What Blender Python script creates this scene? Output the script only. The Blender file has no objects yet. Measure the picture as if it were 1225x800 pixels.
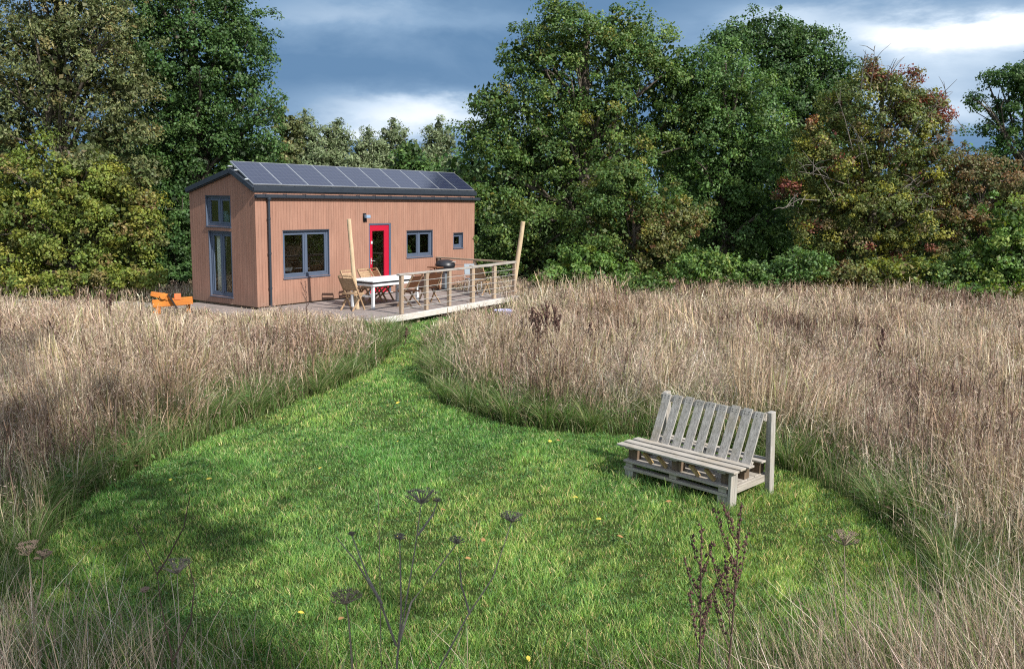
import bpy, math, random
import numpy as np
from mathutils import Vector, Matrix
rad = math.radians
PI = math.pi
scene = bpy.context.scene
COL = scene.collection

# ------------------------------------------------------------------ camera geometry (solved from the photograph)
F, PITCH, ROLL, CAMZ = 1064.84, 0.1521, 0.0167, 3.25
YAW = 0.5969
HX, HY, HZ = -6.6125, 22.9252, 0.336          # front corner of the cabin, floor level
TH = PI / 2 - YAW
DU = np.array([math.sin(YAW), math.cos(YAW)]); DV = np.array([-DU[1], DU[0]])

def ray(x, y):
    dx, dy = x - 612.5, y - 400
    cr, sr = math.cos(ROLL), math.sin(ROLL)
    X = dx * cr + dy * sr; Y = -dx * sr + dy * cr
    c, s = math.cos(PITCH), math.sin(PITCH)
    yc = -Y / F
    return np.array([X / F, c + yc * s, -s + yc * c])
def at(x, y, z=0.0):
    d = ray(x, y); return d * ((z - CAMZ) / d[2]) + np.array([0, 0, CAMZ])
def atY(x, y, Y):
    d = ray(x, y); return d * (Y / d[1]) + np.array([0, 0, CAMZ])
def wd(u, v, z=0.0):
    q = np.array([HX, HY]) + u * DU + v * DV
    return np.array([q[0], q[1], z])

# ------------------------------------------------------------------ object helpers
def tag(o, label=None, cat=None, group=None, kind=None):
    if label: o['label'] = label
    if cat: o['category'] = cat
    if group: o['group'] = group
    if kind: o['kind'] = kind
    return o
def empty(name, loc, rz=0, label=None, cat=None, group=None):
    o = bpy.data.objects.new(name, None); COL.objects.link(o)
    o.location = loc; o.rotation_euler = (0, 0, rz); o.empty_display_size = .2
    return tag(o, label, cat, group)
def link(name, me, mat, parent=None):
    o = bpy.data.objects.new(name, me); COL.objects.link(o)
    if mat is not None and not me.materials: me.materials.append(mat)
    if parent is not None: o.parent = parent
    return o
def copy_tree(o, parent=None):
    c = o.copy(); COL.objects.link(c)
    if parent is not None: c.parent = parent
    for ch in list(o.children): copy_tree(ch, c)
    return c

class MB:
    """collects simple solids, then links them as one mesh object"""
    def __init__(s): s.v = []; s.f = []
    def add(s, vs, fs):
        n = len(s.v); s.v += [tuple(map(float, p)) for p in vs]; s.f += [tuple(i + n for i in f) for f in fs]; return s
    def box(s, x0, x1, y0, y1, z0, z1):
        vs = [(x, y, z) for z in (z0, z1) for y in (y0, y1) for x in (x0, x1)]
        return s.add(vs, [(0, 2, 3, 1), (4, 5, 7, 6), (0, 1, 5, 4), (1, 3, 7, 5), (3, 2, 6, 7), (2, 0, 4, 6)])
    def bar(s, a, b, w, h, up=(0, 0, 1), w2=None, h2=None):
        a = Vector(a); b = Vector(b); d = (b - a).normalized(); up = Vector(up)
        if abs(d.dot(up)) > .99: up = Vector((0, 1, 0))
        r = d.cross(up).normalized(); t = r.cross(d)
        w2 = w if w2 is None else w2; h2 = h if h2 is None else h2
        vs = []
        for p, W, H in ((a, w, h), (b, w2, h2)):
            for i, j in ((-1, -1), (1, -1), (1, 1), (-1, 1)): vs.append(p + r * (i * W / 2) + t * (j * H / 2))
        return s.add(vs, [(3, 2, 1, 0), (4, 5, 6, 7), (0, 1, 5, 4), (1, 2, 6, 5), (2, 3, 7, 6), (3, 0, 4, 7)])
    def tube(s, pts, rs, n=8, cap=True):
        pts = [Vector(p) for p in pts]
        if not hasattr(rs, '__len__'): rs = [rs] * len(pts)
        vs = []; fs = []; ref = Vector((.31, .2, .93)).normalized()
        for i, p in enumerate(pts):
            d = (pts[min(i + 1, len(pts) - 1)] - pts[max(i - 1, 0)]).normalized()
            rr = ref if abs(d.dot(ref)) < .95 else Vector((1, 0, 0))
            a = d.cross(rr).normalized(); b = d.cross(a)
            for k in range(n):
                t = 2 * PI * k / n; vs.append(p + (a * math.cos(t) + b * math.sin(t)) * rs[i])
        for i in range(len(pts) - 1):
            for k in range(n):
                k2 = (k + 1) % n; fs.append((i * n + k, i * n + k2, (i + 1) * n + k2, (i + 1) * n + k))
        if cap: fs.append(tuple(range(n))[::-1]); fs.append(tuple((len(pts) - 1) * n + k for k in range(n)))
        return s.add(vs, fs)
    def lathe(s, prof, n=20, c=(0, 0, 0)):
        vs = []; fs = []
        for r, z in prof:
            for k in range(n):
                t = 2 * PI * k / n; vs.append((c[0] + r * math.cos(t), c[1] + r * math.sin(t), c[2] + z))
        for i in range(len(prof) - 1):
            for k in range(n):
                k2 = (k + 1) % n; fs.append((i * n + k, i * n + k2, (i + 1) * n + k2, (i + 1) * n + k))
        return s.add(vs, fs)
    def build(s, name, mat, parent=None, bevel=0, smooth=False, jitter=0):
        me = bpy.data.meshes.new(name); me.from_pydata(s.v, [], s.f); me.update()
        if smooth:
            for p in me.polygons: p.use_smooth = True
        o = link(name, me, mat, parent)
        if bevel:
            m = o.modifiers.new('bevel', 'BEVEL'); m.width = bevel; m.segments = 1; m.limit_method = 'ANGLE'
        return o

def np_mesh(name, V, nper, mat, colors, quads=None, parent=None):
    """V: (M*nper,3) verts; quads: (k,4) face pattern inside each element; colors (M,3) or (M*nper,3)"""
    M = len(V) // nper
    me = bpy.data.meshes.new(name)
    pat = np.array(quads if quads is not None else [list(range(nper))], np.int32)
    F_ = (np.arange(M, dtype=np.int32)[:, None, None] * nper + pat[None]).reshape(-1, pat.shape[1])
    me.vertices.add(len(V)); me.vertices.foreach_set('co', np.ascontiguousarray(V, np.float32).ravel())
    me.loops.add(F_.size); me.loops.foreach_set('vertex_index', F_.ravel())
    me.polygons.add(len(F_)); me.polygons.foreach_set('loop_start', np.arange(0, F_.size, pat.shape[1], dtype=np.int32))
    me.update(calc_edges=True)
    a = me.color_attributes.new('Col', 'FLOAT_COLOR', 'POINT')
    if len(colors) == M: colors = np.repeat(colors, nper, 0)
    c4 = np.ones((len(V), 4), np.float32); c4[:, :3] = colors
    a.data.foreach_set('color', c4.ravel())
    return link(name, me, mat, parent)

# ------------------------------------------------------------------ materials
class NT:
    def __init__(s, nt): s.nt = nt; nt.nodes.clear()
    def n(s, typ, ins=None, **kw):
        nd = s.nt.nodes.new(typ)
        for k, v in kw.items(): setattr(nd, k, v)
        for k, v in (ins or {}).items():
            if hasattr(v, 'is_output'): s.nt.links.new(v, nd.inputs[k])
            else: nd.inputs[k].default_value = v
        return nd
    def m(s, op, a, b=0.0, c=0.0, clamp=False):
        nd = s.nt.nodes.new('ShaderNodeMath'); nd.operation = op; nd.use_clamp = clamp
        for i, v in enumerate((a, b, c)):
            if hasattr(v, 'is_output'): s.nt.links.new(v, nd.inputs[i])
            else: nd.inputs[i].default_value = v
        return nd.outputs[0]
    def mix(s, f, a, b, blend='MIX'):
        nd = s.nt.nodes.new('ShaderNodeMix'); nd.data_type = 'RGBA'; nd.blend_type = blend
        for i, v in ((0, f), (6, a), (7, b)):
            if hasattr(v, 'is_output'): s.nt.links.new(v, nd.inputs[i])
            else: nd.inputs[i].default_value = (v + (1,) if isinstance(v, tuple) and len(v) == 3 else v)
        return nd.outputs[2]
    def ramp(s, f, stops):
        nd = s.nt.nodes.new('ShaderNodeValToRGB'); el = nd.color_ramp.elements
        while len(el) < len(stops): el.new(.5)
        for e, (p, c) in zip(el, stops): e.position = p; e.color = tuple(c) + (1,)
        s.nt.links.new(f, nd.inputs[0]); return nd.outputs[0]
def mat(name):
    m = bpy.data.materials.new(name); m.use_nodes = True; return m, NT(m.node_tree)
def finish(t, col, rough=.7, bump=None, bd=.01, metallic=0, spec=.3):
    ins = {'Roughness': rough, 'Metallic': metallic, 'Specular IOR Level': spec}
    ins['Base Color'] = col if hasattr(col, 'is_output') else tuple(col) + (1,)
    p = t.n('ShaderNodeBsdfPrincipled', ins)
    if bump is not None:
        b = t.n('ShaderNodeBump', {'Height': bump, 'Distance': bd, 'Strength': 1.0}); t.nt.links.new(b.outputs[0], p.inputs['Normal'])
    o = t.n('ShaderNodeOutputMaterial'); t.nt.links.new(p.outputs[0], o.inputs[0]); return p
def noise(t, vec, scale, detail=4, rough=.6, sc=None):
    if sc is not None:
        vec = t.n('ShaderNodeMapping', {'Vector': vec, 'Scale': sc}).outputs[0]
    return t.n('ShaderNodeTexNoise', {'Vector': vec, 'Scale': scale, 'Detail': detail, 'Roughness': rough}).outputs[0]

def paint(name, c, rough=.45, var=.15, metallic=0, spec=.4):
    m, t = mat(name); co = t.n('ShaderNodeTexCoord').outputs['Object']
    f = noise(t, co, 7, 5); g = noise(t, co, 60, 2)
    col = t.mix(f, tuple(x * (1 - var) for x in c), tuple(min(1, x * (1 + var)) for x in c))
    finish(t, col, rough, g, .0015, metallic, spec); return m
def wood(name, c1, c2, c3=None, axis=0, rough=.8, scale=1.0, bd=.004, moss=0):
    """weathered timber, grain along the given object axis"""
    m, t = mat(name); co = t.n('ShaderNodeTexCoord').outputs['Object']
    sc = [30 * scale] * 3; sc[axis] = 1.6 * scale
    g = noise(t, co, 1.0, 6, .7, tuple(sc)); b = noise(t, co, 3.0, 4, .6)
    sc2 = [90 * scale] * 3; sc2[axis] = 4 * scale
    fine = noise(t, co, 1.0, 3, .7, tuple(sc2))
    col = t.mix(t.m('MULTIPLY_ADD', g, 2.2, -.6, True), c1, c2)
    if c3: col = t.mix(t.m('MULTIPLY_ADD', b, 4, -2.0, True), col, c3)
    col = t.mix(t.m('MULTIPLY_ADD', fine, 3, -1.6, True), col, tuple(x * .45 for x in c1))
    if moss: col = t.mix(t.m('MULTIPLY', t.m('MULTIPLY_ADD', noise(t, co, 6, 5), 5, -2.8, True), moss), col, (.10, .11, .05))
    finish(t, col, rough, t.m('ADD', g, fine), bd, 0, .2); return m
MT = {}
MT['grey_wood'] = wood('weathered_grey_timber', (.19, .17, .145), (.49, .45, .40), (.34, .285, .22), 0, moss=.4)
MT['grey_wood_y'] = wood('weathered_grey_timber_b', (.20, .175, .15), (.47, .43, .38), (.34, .27, .20), 1, moss=.3)
MT['grey_wood_z'] = wood('weathered_grey_timber_c', (.19, .176, .158), (.47, .445, .41), (.33, .285, .23), 2, moss=.4)
MT['dark_block'] = wood('shaded_brown_block', (.07, .05, .035), (.20, .145, .10), None, 2)  # shade beneath the seat is put into the blocks' brown
MT['yellow_wood'] = wood('yellow_new_timber', (.24, .16, .07), (.42, .30, .14), None, 2)
MT['rail_wood'] = wood('railing_timber', (.20, .18, .165), (.42, .39, .36), (.30, .25, .20), 0)
MT['post_wood'] = wood('pale_pine_post', (.36, .26, .16), (.62, .50, .34), (.48, .36, .23), 2)
MT['rail_post'] = wood('tan_rail_post', (.22, .155, .11), (.44, .34, .25), (.33, .27, .22), 2)
MT['teak'] = wood('honey_garden_teak', (.24, .15, .09), (.44, .31, .19), None, 2, rough=.6)
MT['brown_slat'] = wood('red_brown_slats', (.085, .035, .018), (.20, .09, .045), None, 0, rough=.6)
MT['fascia'] = wood('whitened_deck_fascia', (.38, .355, .33), (.68, .65, .62), (.46, .40, .34), 0)
MT['slate'] = paint('slate_grey_metal', (.030, .038, .052), .45, .2, .2)
MT['frame'] = paint('blue_grey_window_paint', (.075, .098, .145), .4, .1)
MT['dark_gap'] = paint('dark_gasket', (.012, .013, .016), .6)
MT['red'] = paint('red_door_paint', (.38, .010, .032), .35, .08)
MT['white'] = paint('white_table_paint', (.64, .66, .68), .4, .05)
MT['charcoal'] = paint('charcoal_enamel', (.018, .019, .024), .4, .2)
MT['grey_metal'] = paint('pale_grey_metal', (.17, .20, .23), .4, .15, .3)
MT['steel'] = paint('steel_wire', (.62, .60, .58), .35, .1, .5)
MT['orange'] = wood('worn_orange_paint', (.36, .13, .04), (.66, .22, .03), (.62, .24, .05), 0, rough=.55)
MT['orange_red'] = paint('faded_orange_red_paint', (.72, .17, .06), .5, .2)
MT['black_steel'] = paint('oily_black_steel', (.025, .022, .02), .45)
MT['lilac'] = paint('lavender_plastic', (.42, .42, .62), .4, .1)
MT['curtain'] = paint('white_linen', (.80, .79, .76), .9, .06)
MT['interior'] = paint('interior_ply', (.26, .20, .14), .8, .2)
MT['blue_pot'] = paint('blue_glazed_pottery', (.20, .36, .48), .3, .2)
MT['silver'] = paint('silver_aluminium', (.62, .64, .66), .35, .05, .6)
MT['panel_edge'] = paint('anodised_panel_edge', (.40, .42, .45), .35, .05, .5)
MT['lampglass'] = paint('milky_lamp_glass', (.22, .32, .44), .2, .05)

def cladding():
    m, t = mat('red_brown_timber_cladding'); co = t.n('ShaderNodeTexCoord').outputs['Object']
    s = t.n('ShaderNodeSeparateXYZ', {0: co})
    w = t.m('ADD', s.outputs[0], s.outputs[1])
    k = t.m('DIVIDE', w, .095)
    fr = t.m('FRACT', k)
    groove = t.m('LESS_THAN', t.m('ABSOLUTE', t.m('SUBTRACT', fr, .5)), .465)       # 1 on the board, 0 in the joint
    bid = t.n('ShaderNodeTexWhiteNoise', {'W': t.m('FLOOR', k)}, noise_dimensions='1D').outputs[0]
    grain = noise(t, co, 1.0, 6, .72, (34, 34, 1.1)); big = noise(t, co, 1.0, 4, .6, (2.5, 2.5, .8)); fine = noise(t, co, 1, 3, .7, (120, 120, 3))
    col = t.mix(t.m('MULTIPLY_ADD', grain, 2.4, -.7, True), (.205, .108, .077), (.338, .195, .145))
    col = t.mix(t.m('MULTIPLY', bid, .35), col, (.30, .150, .105))
    col = t.mix(t.m('MULTIPLY_ADD', big, 2.2, -1.0, True), col, (.36, .20, .145))
    col = t.mix(t.m('MULTIPLY_ADD', fine, 2.6, -1.5, True), col, (.19, .075, .045))
    st = noise(t, co, 1, 5, .65, (9, 9, .35)); col = t.mix(t.m('MULTIPLY_ADD', st, 3.2, -1.75, True), col, (.20, .105, .08))
    low = t.m('MULTIPLY', t.m('SUBTRACT', .45, s.outputs[2], 0, True), noise(t, co, 5, 5), 0, True); col = t.mix(t.m('MULTIPLY', low, 1.6, 0, True), col, (.17, .13, .10))
    col = t.mix(t.m('MULTIPLY_ADD', groove, .5, .5), (.19, .095, .068), col)
    h = t.m('ADD', t.m('MULTIPLY', groove, 1.0), t.m('MULTIPLY', grain, .5))
    finish(t, col, .78, h, .006, 0, .2); return m
MT['clad'] = cladding()
def panel_mat():
    m, t = mat('photovoltaic_cells'); co = t.n('ShaderNodeTexCoord').outputs['Object']
    s = t.n('ShaderNodeSeparateXYZ', {0: co})
    def lines(v, step, w):
        return t.m('GREATER_THAN', t.m('ABSOLUTE', t.m('SUBTRACT', t.m('FRACT', t.m('DIVIDE', v, step)), .5)), .5 - w)
    g = t.m('MAXIMUM', lines(s.outputs[0], .147, .028), lines(s.outputs[1], .17, .022))
    f = noise(t, co, 9, 3)
    col = t.mix(f, (.012, .015, .036), (.020, .025, .055))
    col = t.mix(g, col, (.055, .062, .09))
    finish(t, col, .16, None, 0, .0, .6); return m
MT['pv'] = panel_mat()
def glass():
    m, t = mat('window_glass')
    fr = t.m('POWER', t.n('ShaderNodeLayerWeight', {'Blend': .5}).outputs['Facing'], 4.0)
    tr = t.n('ShaderNodeBsdfTransparent', {'Color': (.85, .88, .86, 1)}).outputs[0]
    gl = t.n('ShaderNodeBsdfGlossy', {'Roughness': .01, 'Color': (1, 1, 1, 1)}).outputs[0]
    mx = t.n('ShaderNodeMixShader', {0: t.m('MULTIPLY_ADD', fr, .85, .045, True), 1: tr, 2: gl})
    o = t.n('ShaderNodeOutputMaterial'); t.nt.links.new(mx.outputs[0], o.inputs[0]); return m
MT['glass'] = glass()
def deckboards():
    m, t = mat('grey_deck_boards'); co = t.n('ShaderNodeTexCoord').outputs['Object']
    s = t.n('ShaderNodeSeparateXYZ', {0: co})
    k = t.m('DIVIDE', s.outputs[1], .145); fr = t.m('FRACT', k)
    board = t.m('LESS_THAN', t.m('ABSOLUTE', t.m('SUBTRACT', fr, .5)), .46)
    bid = t.n('ShaderNodeTexWhiteNoise', {'W': t.m('FLOOR', k)}, noise_dimensions='1D').outputs[0]
    g = noise(t, co, 1, 6, .7, (2, 40, 2)); b = noise(t, co, 2.2, 4)
    col = t.mix(t.m('MULTIPLY_ADD', g, 2, -.5, True), (.15, .125, .12), (.34, .295, .28))
    col = t.mix(t.m('MULTIPLY', bid, .3), col, (.27, .20, .16)); col = t.mix(t.m('MULTIPLY_ADD', b, 3, -1.6, True), col, (.16, .15, .12))
    col = t.mix(board, (.03, .026, .022), col)
    finish(t, col, .8, t.m('ADD', board, g), .006, 0, .2); return m
MT['deck'] = deckboards()
def leafmat(name, trans=.35, rough=.55, spec=.35):
    m, t = mat(name); a = t.n('ShaderNodeVertexColor', layer_name='Col').outputs[0]
    p = t.n('ShaderNodeBsdfPrincipled', {'Base Color': a, 'Roughness': rough, 'Specular IOR Level': spec})
    hs = t.n('ShaderNodeHueSaturation', {'Color': a, 'Hue': .485, 'Saturation': 1.15, 'Value': 1.5})
    tl = t.n('ShaderNodeBsdfTranslucent', {'Color': hs.outputs[0]})
    mx = t.n('ShaderNodeMixShader', {0: trans, 1: p.outputs[0], 2: tl.outputs[0]})
    o = t.n('ShaderNodeOutputMaterial'); t.nt.links.new(mx.outputs[0], o.inputs[0]); return m
MT['leaf'] = leafmat('tree_leaves', .28)
MT['grass'] = leafmat('grass_blades', .35, .5)
MT['straw'] = leafmat('dry_grass_stalks', .22, .7, .15)
def bark():
    m, t = mat('tree_bark'); co = t.n('ShaderNodeTexCoord').outputs['Object']
    g = noise(t, co, 1, 5, .7, (14, 14, 3))
    finish(t, t.mix(t.m('MULTIPLY_ADD', g, 2, -.5, True), (.045, .036, .028), (.16, .135, .11)), .9, g, .03, 0, .1); return m
MT['bark'] = bark()
MT['dead_wood'] = wood('pale_dead_branches', (.11, .095, .08), (.23, .205, .18), None, 2)
MT['stalk'] = wood('dark_dry_stalk', (.055, .035, .03), (.13, .085, .065), None, 2)
MT['stalk_pale'] = wood('pale_dry_stalk', (.17, .13, .09), (.33, .27, .20), None, 2)
MT['stalk_green'] = wood('grey_green_dry_stalk', (.13, .105, .09), (.27, .235, .20), None, 2)
MT['dock'] = paint('dark_dock_seed', (.075, .036, .028), .8, .4)
MT['umbel'] = paint('dry_umbel_seed', (.15, .105, .08), .85, .3)
MT['yellow_leaf'] = paint('yellow_fallen_leaf', (.60, .46, .06), .6, .2)
MT['brown_leaf'] = paint('brown_fallen_leaf', (.30, .16, .06), .6, .2)

# ------------------------------------------------------------------ sky and light
SUN_AZ, SUN_EL = 131.0, 40.0
def world():
    w = bpy.data.worlds.new("World"); scene.world = w; w.use_nodes = True; t = NT(w.node_tree)
    sky = t.n('ShaderNodeTexSky', sky_type='NISHITA', sun_disc=False, sun_elevation=rad(SUN_EL), sun_rotation=rad(SUN_AZ), air_density=1.2, dust_density=1.5, altitude=50)
    co = t.n('ShaderNodeTexCoord').outputs['Generated']
    s = t.n('ShaderNodeSeparateXYZ', {0: co})
    az = t.m('ARCTAN2', s.outputs[0], s.outputs[1]); el = t.m('ARCSINE', s.outputs[2])
    v = t.n('ShaderNodeCombineXYZ', {0: t.m('MULTIPLY', az, 1.0), 1: t.m('MULTIPLY', el, 2.6), 2: 3.3}).outputs[0]
    n1 = t.n('ShaderNodeTexNoise', {'Vector': v, 'Scale': 3.2, 'Detail': 7, 'Roughness': .55, 'Distortion': .3})
    n2 = t.n('ShaderNodeTexNoise', {'Vector': v, 'Scale': 9, 'Detail': 6, 'Roughness': .6})
    n3 = t.n('ShaderNodeTexNoise', {'Vector': co, 'Scale': 1.6, 'Detail': 6, 'Roughness': .55})
    az2 = t.m('ADD', az, t.m('MULTIPLY', t.m('SUBTRACT', n2.outputs[0], .5), .13))
    el2 = t.m('ADD', el, t.m('MULTIPLY', t.m('SUBTRACT', n1.outputs[0], .5), .11))
    el2 = t.m('ADD', el2, t.m('MULTIPLY', t.m('SUBTRACT', n2.outputs[0], .5), .05))
    def blob(px, py, sx, sy, k):
        d = ray(px, py); d = d / np.linalg.norm(d); a0 = math.atan2(d[0], d[1]); e0 = math.asin(d[2])
        q = t.m('ADD', t.m('POWER', t.m('DIVIDE', t.m('SUBTRACT', az2, a0), sx / F), 2.0), t.m('POWER', t.m('DIVIDE', t.m('SUBTRACT', el2, e0), sy / F), 2.0))
        return t.m('MULTIPLY', t.m('POWER', 2.718, t.m('MULTIPLY', q, -1)), k)
    b = blob(500, 145, 120, 24, .85)
    for args in ((1165, 30, 85, 15, 1.25), (1000, 50, 220, 45, .30), (1140, 75, 130, 50, .25), (390, 22, 110, 34, .24), (430, 168, 60, 9, .5), (930, 30, 60, 16, .25), (1130, 128, 100, 16, .35), (520, 30, 120, 14, .14)):
        b = t.m('ADD', b, blob(*args))
    tex = t.m('MULTIPLY_ADD', n1.outputs[0], .95, -.42)
    behind = t.m('MULTIPLY_ADD', s.outputs[1], -.8, -.1, True)
    up = t.m('MULTIPLY_ADD', s.outputs[2], 1.3, -.45, True)
    rest = t.m('MULTIPLY', t.m('MAXIMUM', behind, up), t.m('MULTIPLY_ADD', n3.outputs[0], 2.6, -.75, True))
    f = t.m('ADD', b, t.m('MULTIPLY', tex, .8), 0, True)
    cloud = t.ramp(f, [(0, (.72, 1.36, 2.30)), (.22, (1.35, 2.1, 3.1)), (.55, (3.2, 3.9, 4.7)), (1, (5.6, 5.8, 6.0))])
    # openings of clear sky only high up and behind the camera
    cloud = t.mix(rest, cloud, (11.5, 11.8, 12.2))  # unseen clouds there brightened to add fill light
    clear = t.m('MULTIPLY', t.m('MAXIMUM', behind, up), t.m('MULTIPLY_ADD', n3.outputs[0], -3.0, 1.7, True))
    col = t.mix(clear, cloud, sky.outputs[0])
    bg = t.n('ShaderNodeBackground', {'Color': col, 'Strength': .1})
    o = t.n('ShaderNodeOutputWorld'); t.nt.links.new(bg.outputs[0], o.inputs[0])
    w.cycles.sampling_method = 'MANUAL'; w.cycles.sample_map_resolution = 512
world()
sl = bpy.data.lights.new('sun', 'SUN'); sl.energy = 3.6; sl.angle = rad(.6); sl.color = (1.0, .95, .87)
so = bpy.data.objects.new('sun', sl); COL.objects.link(so)
a, e = rad(SUN_AZ), rad(SUN_EL)
SUND = Vector((math.sin(a) * math.cos(e), math.cos(a) * math.cos(e), math.sin(e)))
so.rotation_euler = SUND.to_track_quat('Z', 'Y').to_euler(); so.location = (10, -10, 20)
cam = bpy.data.cameras.new('camera'); co_ = bpy.data.objects.new('camera', cam); COL.objects.link(co_)
cam.sensor_width = 36; cam.lens = 36 * F / 1225; cam.clip_end = 3000; cam.clip_start = .05
co_.matrix_world = Matrix.Translation((0, 0, CAMZ)) @ Matrix.Rotation(PI / 2 - PITCH, 4, 'X') @ Matrix.Rotation(ROLL, 4, 'Z')
scene.camera = co_
vs = scene.view_settings; vs.view_transform = 'Standard'; vs.look = 'None'; vs.gamma = 1; vs.exposure = 1.02
DENOISE = False
scene.cycles.max_bounces = 5; scene.cycles.diffuse_bounces = 3; scene.cycles.transparent_max_bounces = 12; scene.cycles.glossy_bounces = 3
scene.cycles.use_denoising = DENOISE; scene.cycles.filter_width = 1.15

# ------------------------------------------------------------------ the ground
rng = np.random.default_rng(7)
def pnoise(x, y, seed=0, f=1.0):
    r = np.random.default_rng(seed); o = 0; amp = 1; tot = 0
    for k in range(4):
        for j in range(3):
            a = r.uniform(0, 2 * PI); w = f * (2 ** k) * r.uniform(.7, 1.3); ph = r.uniform(0, 2 * PI)
            o = o + amp * np.sin(w * (x * math.cos(a) + y * math.sin(a)) + ph)
        tot += amp * 1.7; amp *= .6
    return o / tot
Lb = [(-3.3, 4.6), (-3.55, 5.7), (-3.95, 6.7), (-4.3, 7.9), (-4.48, 9.17), (-4.24, 10.64), (-3.76, 12.55), (-2.97, 14.66), (-2.56, 16.54), (-2.45, 19.13), (-2.43, 21.2), (-2.9, 22.3), (-3.4, 23.2), (-1.2, 26.2)]
Rb = [(.1, 25.4), (-1.5, 23.3), (-2.07, 21.66), (-1.84, 17.67), (-1.57, 15.39), (-1.07, 13.7), (-.13, 12.55), (.81, 12.11), (1.7, 12.0), (2.9, 11.2), (3.5, 10.4), (3.75, 9.5), (3.8, 8.45), (3.7, 7.46), (3.5, 6.67), (3.3, 5.8), (3.1, 4.6)]
LAWN = np.array(Lb + Rb)
def inside(P, poly):
    x, y = P[:, 0], P[:, 1]; c = np.zeros(len(P), bool); n = len(poly)
    for i in range(n):
        x1, y1 = poly[i]; x2, y2 = poly[(i + 1) % n]
        if y1 == y2: continue
        m = ((y1 > y) != (y2 > y)) & (x < (x2 - x1) * (y - y1) / (y2 - y1) + x1); c ^= m
    return c
def dist(P, poly, closed=True):
    d = np.full(len(P), 1e9); n = len(poly)
    for i in range(n if closed else n - 1):
        a = np.array(poly[i]); b = np.array(poly[(i + 1) % n]); ab = b - a
        t = np.clip(((P - a) @ ab) / (ab @ ab + 1e-9), 0, 1); q = P - (a + t[:, None] * ab)
        d = np.minimum(d, np.hypot(q[:, 0], q[:, 1]))
    return d
def uvof(P):
    q = P[:, :2] - np.array([HX, HY]); return q @ DU, q @ DV
def ground():
    m, t = mat('meadow_soil_and_turf'); co = t.n('ShaderNodeTexCoord').outputs['Object']
    n1 = noise(t, co, 1.2, 6); n2 = noise(t, co, 22, 5, .7); n3 = noise(t, co, 160, 2, .7)
    col = t.mix(n1, (.045, .075, .018), (.075, .105, .025))
    col = t.mix(t.m('MULTIPLY_ADD', n2, 2, -.7, True), col, (.06, .085, .02))
    col = t.mix(t.m('MULTIPLY_ADD', n3, 3, -1.5, True), col, (.045, .035, .02))
    finish(t, col, .95, t.m('ADD', n2, n3), .03, 0, .1)
    n = 61; xs = np.concatenate([[-900, -300, -120], np.linspace(-60, 60, n - 6), [120, 300, 900]])
    mb = MB(); V = []
    for y in xs:
        for x in xs: V.append((x, y + 20, 0))
    fs = [(j * n + i, j * n + i + 1, (j + 1) * n + i + 1, (j + 1) * n + i) for j in range(n - 1) for i in range(n - 1)]
    mb.add(V, fs); o = mb.build('ground', m, None); tag(o, kind='structure')
    # gravel track behind the cabin's gable
    m2, t2 = mat('pale_gravel'); co = t2.n('ShaderNodeTexCoord').outputs['Object']
    g = noise(t2, co, 55, 3, .8); g2 = noise(t2, co, 3, 4)
    finish(t2, t2.mix(t2.m('MULTIPLY_ADD', g, 2.4, -.7, True), (.18, .17, .16), (.42, .40, .38)), .9, g, .02)
    mb = MB(); pts = [(-18, 24.6), (-12, 24.2), (-8.9, 24.2), (-6.9, 22.4), (-6.4, 22.9), (-8.6, 25.4), (-11, 26.3), (-18, 26.6)]
    mb.add([(x, y, .004) for x, y in pts], [tuple(range(len(pts)))]); tag(mb.build('gravel_track', m2), kind='structure')
ground()

# blades: ribbons with a width profile
def ribbons(P, H, W, lean, az, prof, curve=2.0, nseg=3):
    N = len(P); k = nseg + 1
    tt = np.linspace(0, 1, k)
    fa = rng.uniform(0, 2 * PI, N); side = np.stack([np.cos(fa), np.sin(fa), np.zeros(N)], 1)
    V = np.zeros((N, k, 2, 3), np.float32)
    for i, t in enumerate(tt):
        off = lean * t ** curve
        c = P.copy(); c[:, 0] += np.cos(az) * off; c[:, 1] += np.sin(az) * off; c[:, 2] += H * t * np.sqrt(np.clip(1 - (lean / np.maximum(H, 1e-3) * t ** (curve - 1)) ** 2 * .45, .1, 1))
        w = (W * prof[i] / 2)[:, None] * side
        V[:, i, 0] = c - w; V[:, i, 1] = c + w
    return V.reshape(-1, 3), k * 2, [[2 * i, 2 * i + 1, 2 * i + 3, 2 * i + 2] for i in range(nseg)]
def pal(N, cols, wts, jit=.25):
    cols = np.array(cols); wts = np.array(wts, float); wts /= wts.sum()
    i = rng.choice(len(cols), N, p=wts); c = cols[i] * rng.uniform(1 - jit, 1 + jit, (N, 1)) * rng.uniform(.92, 1.08, (N, 3))
    return c

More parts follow.
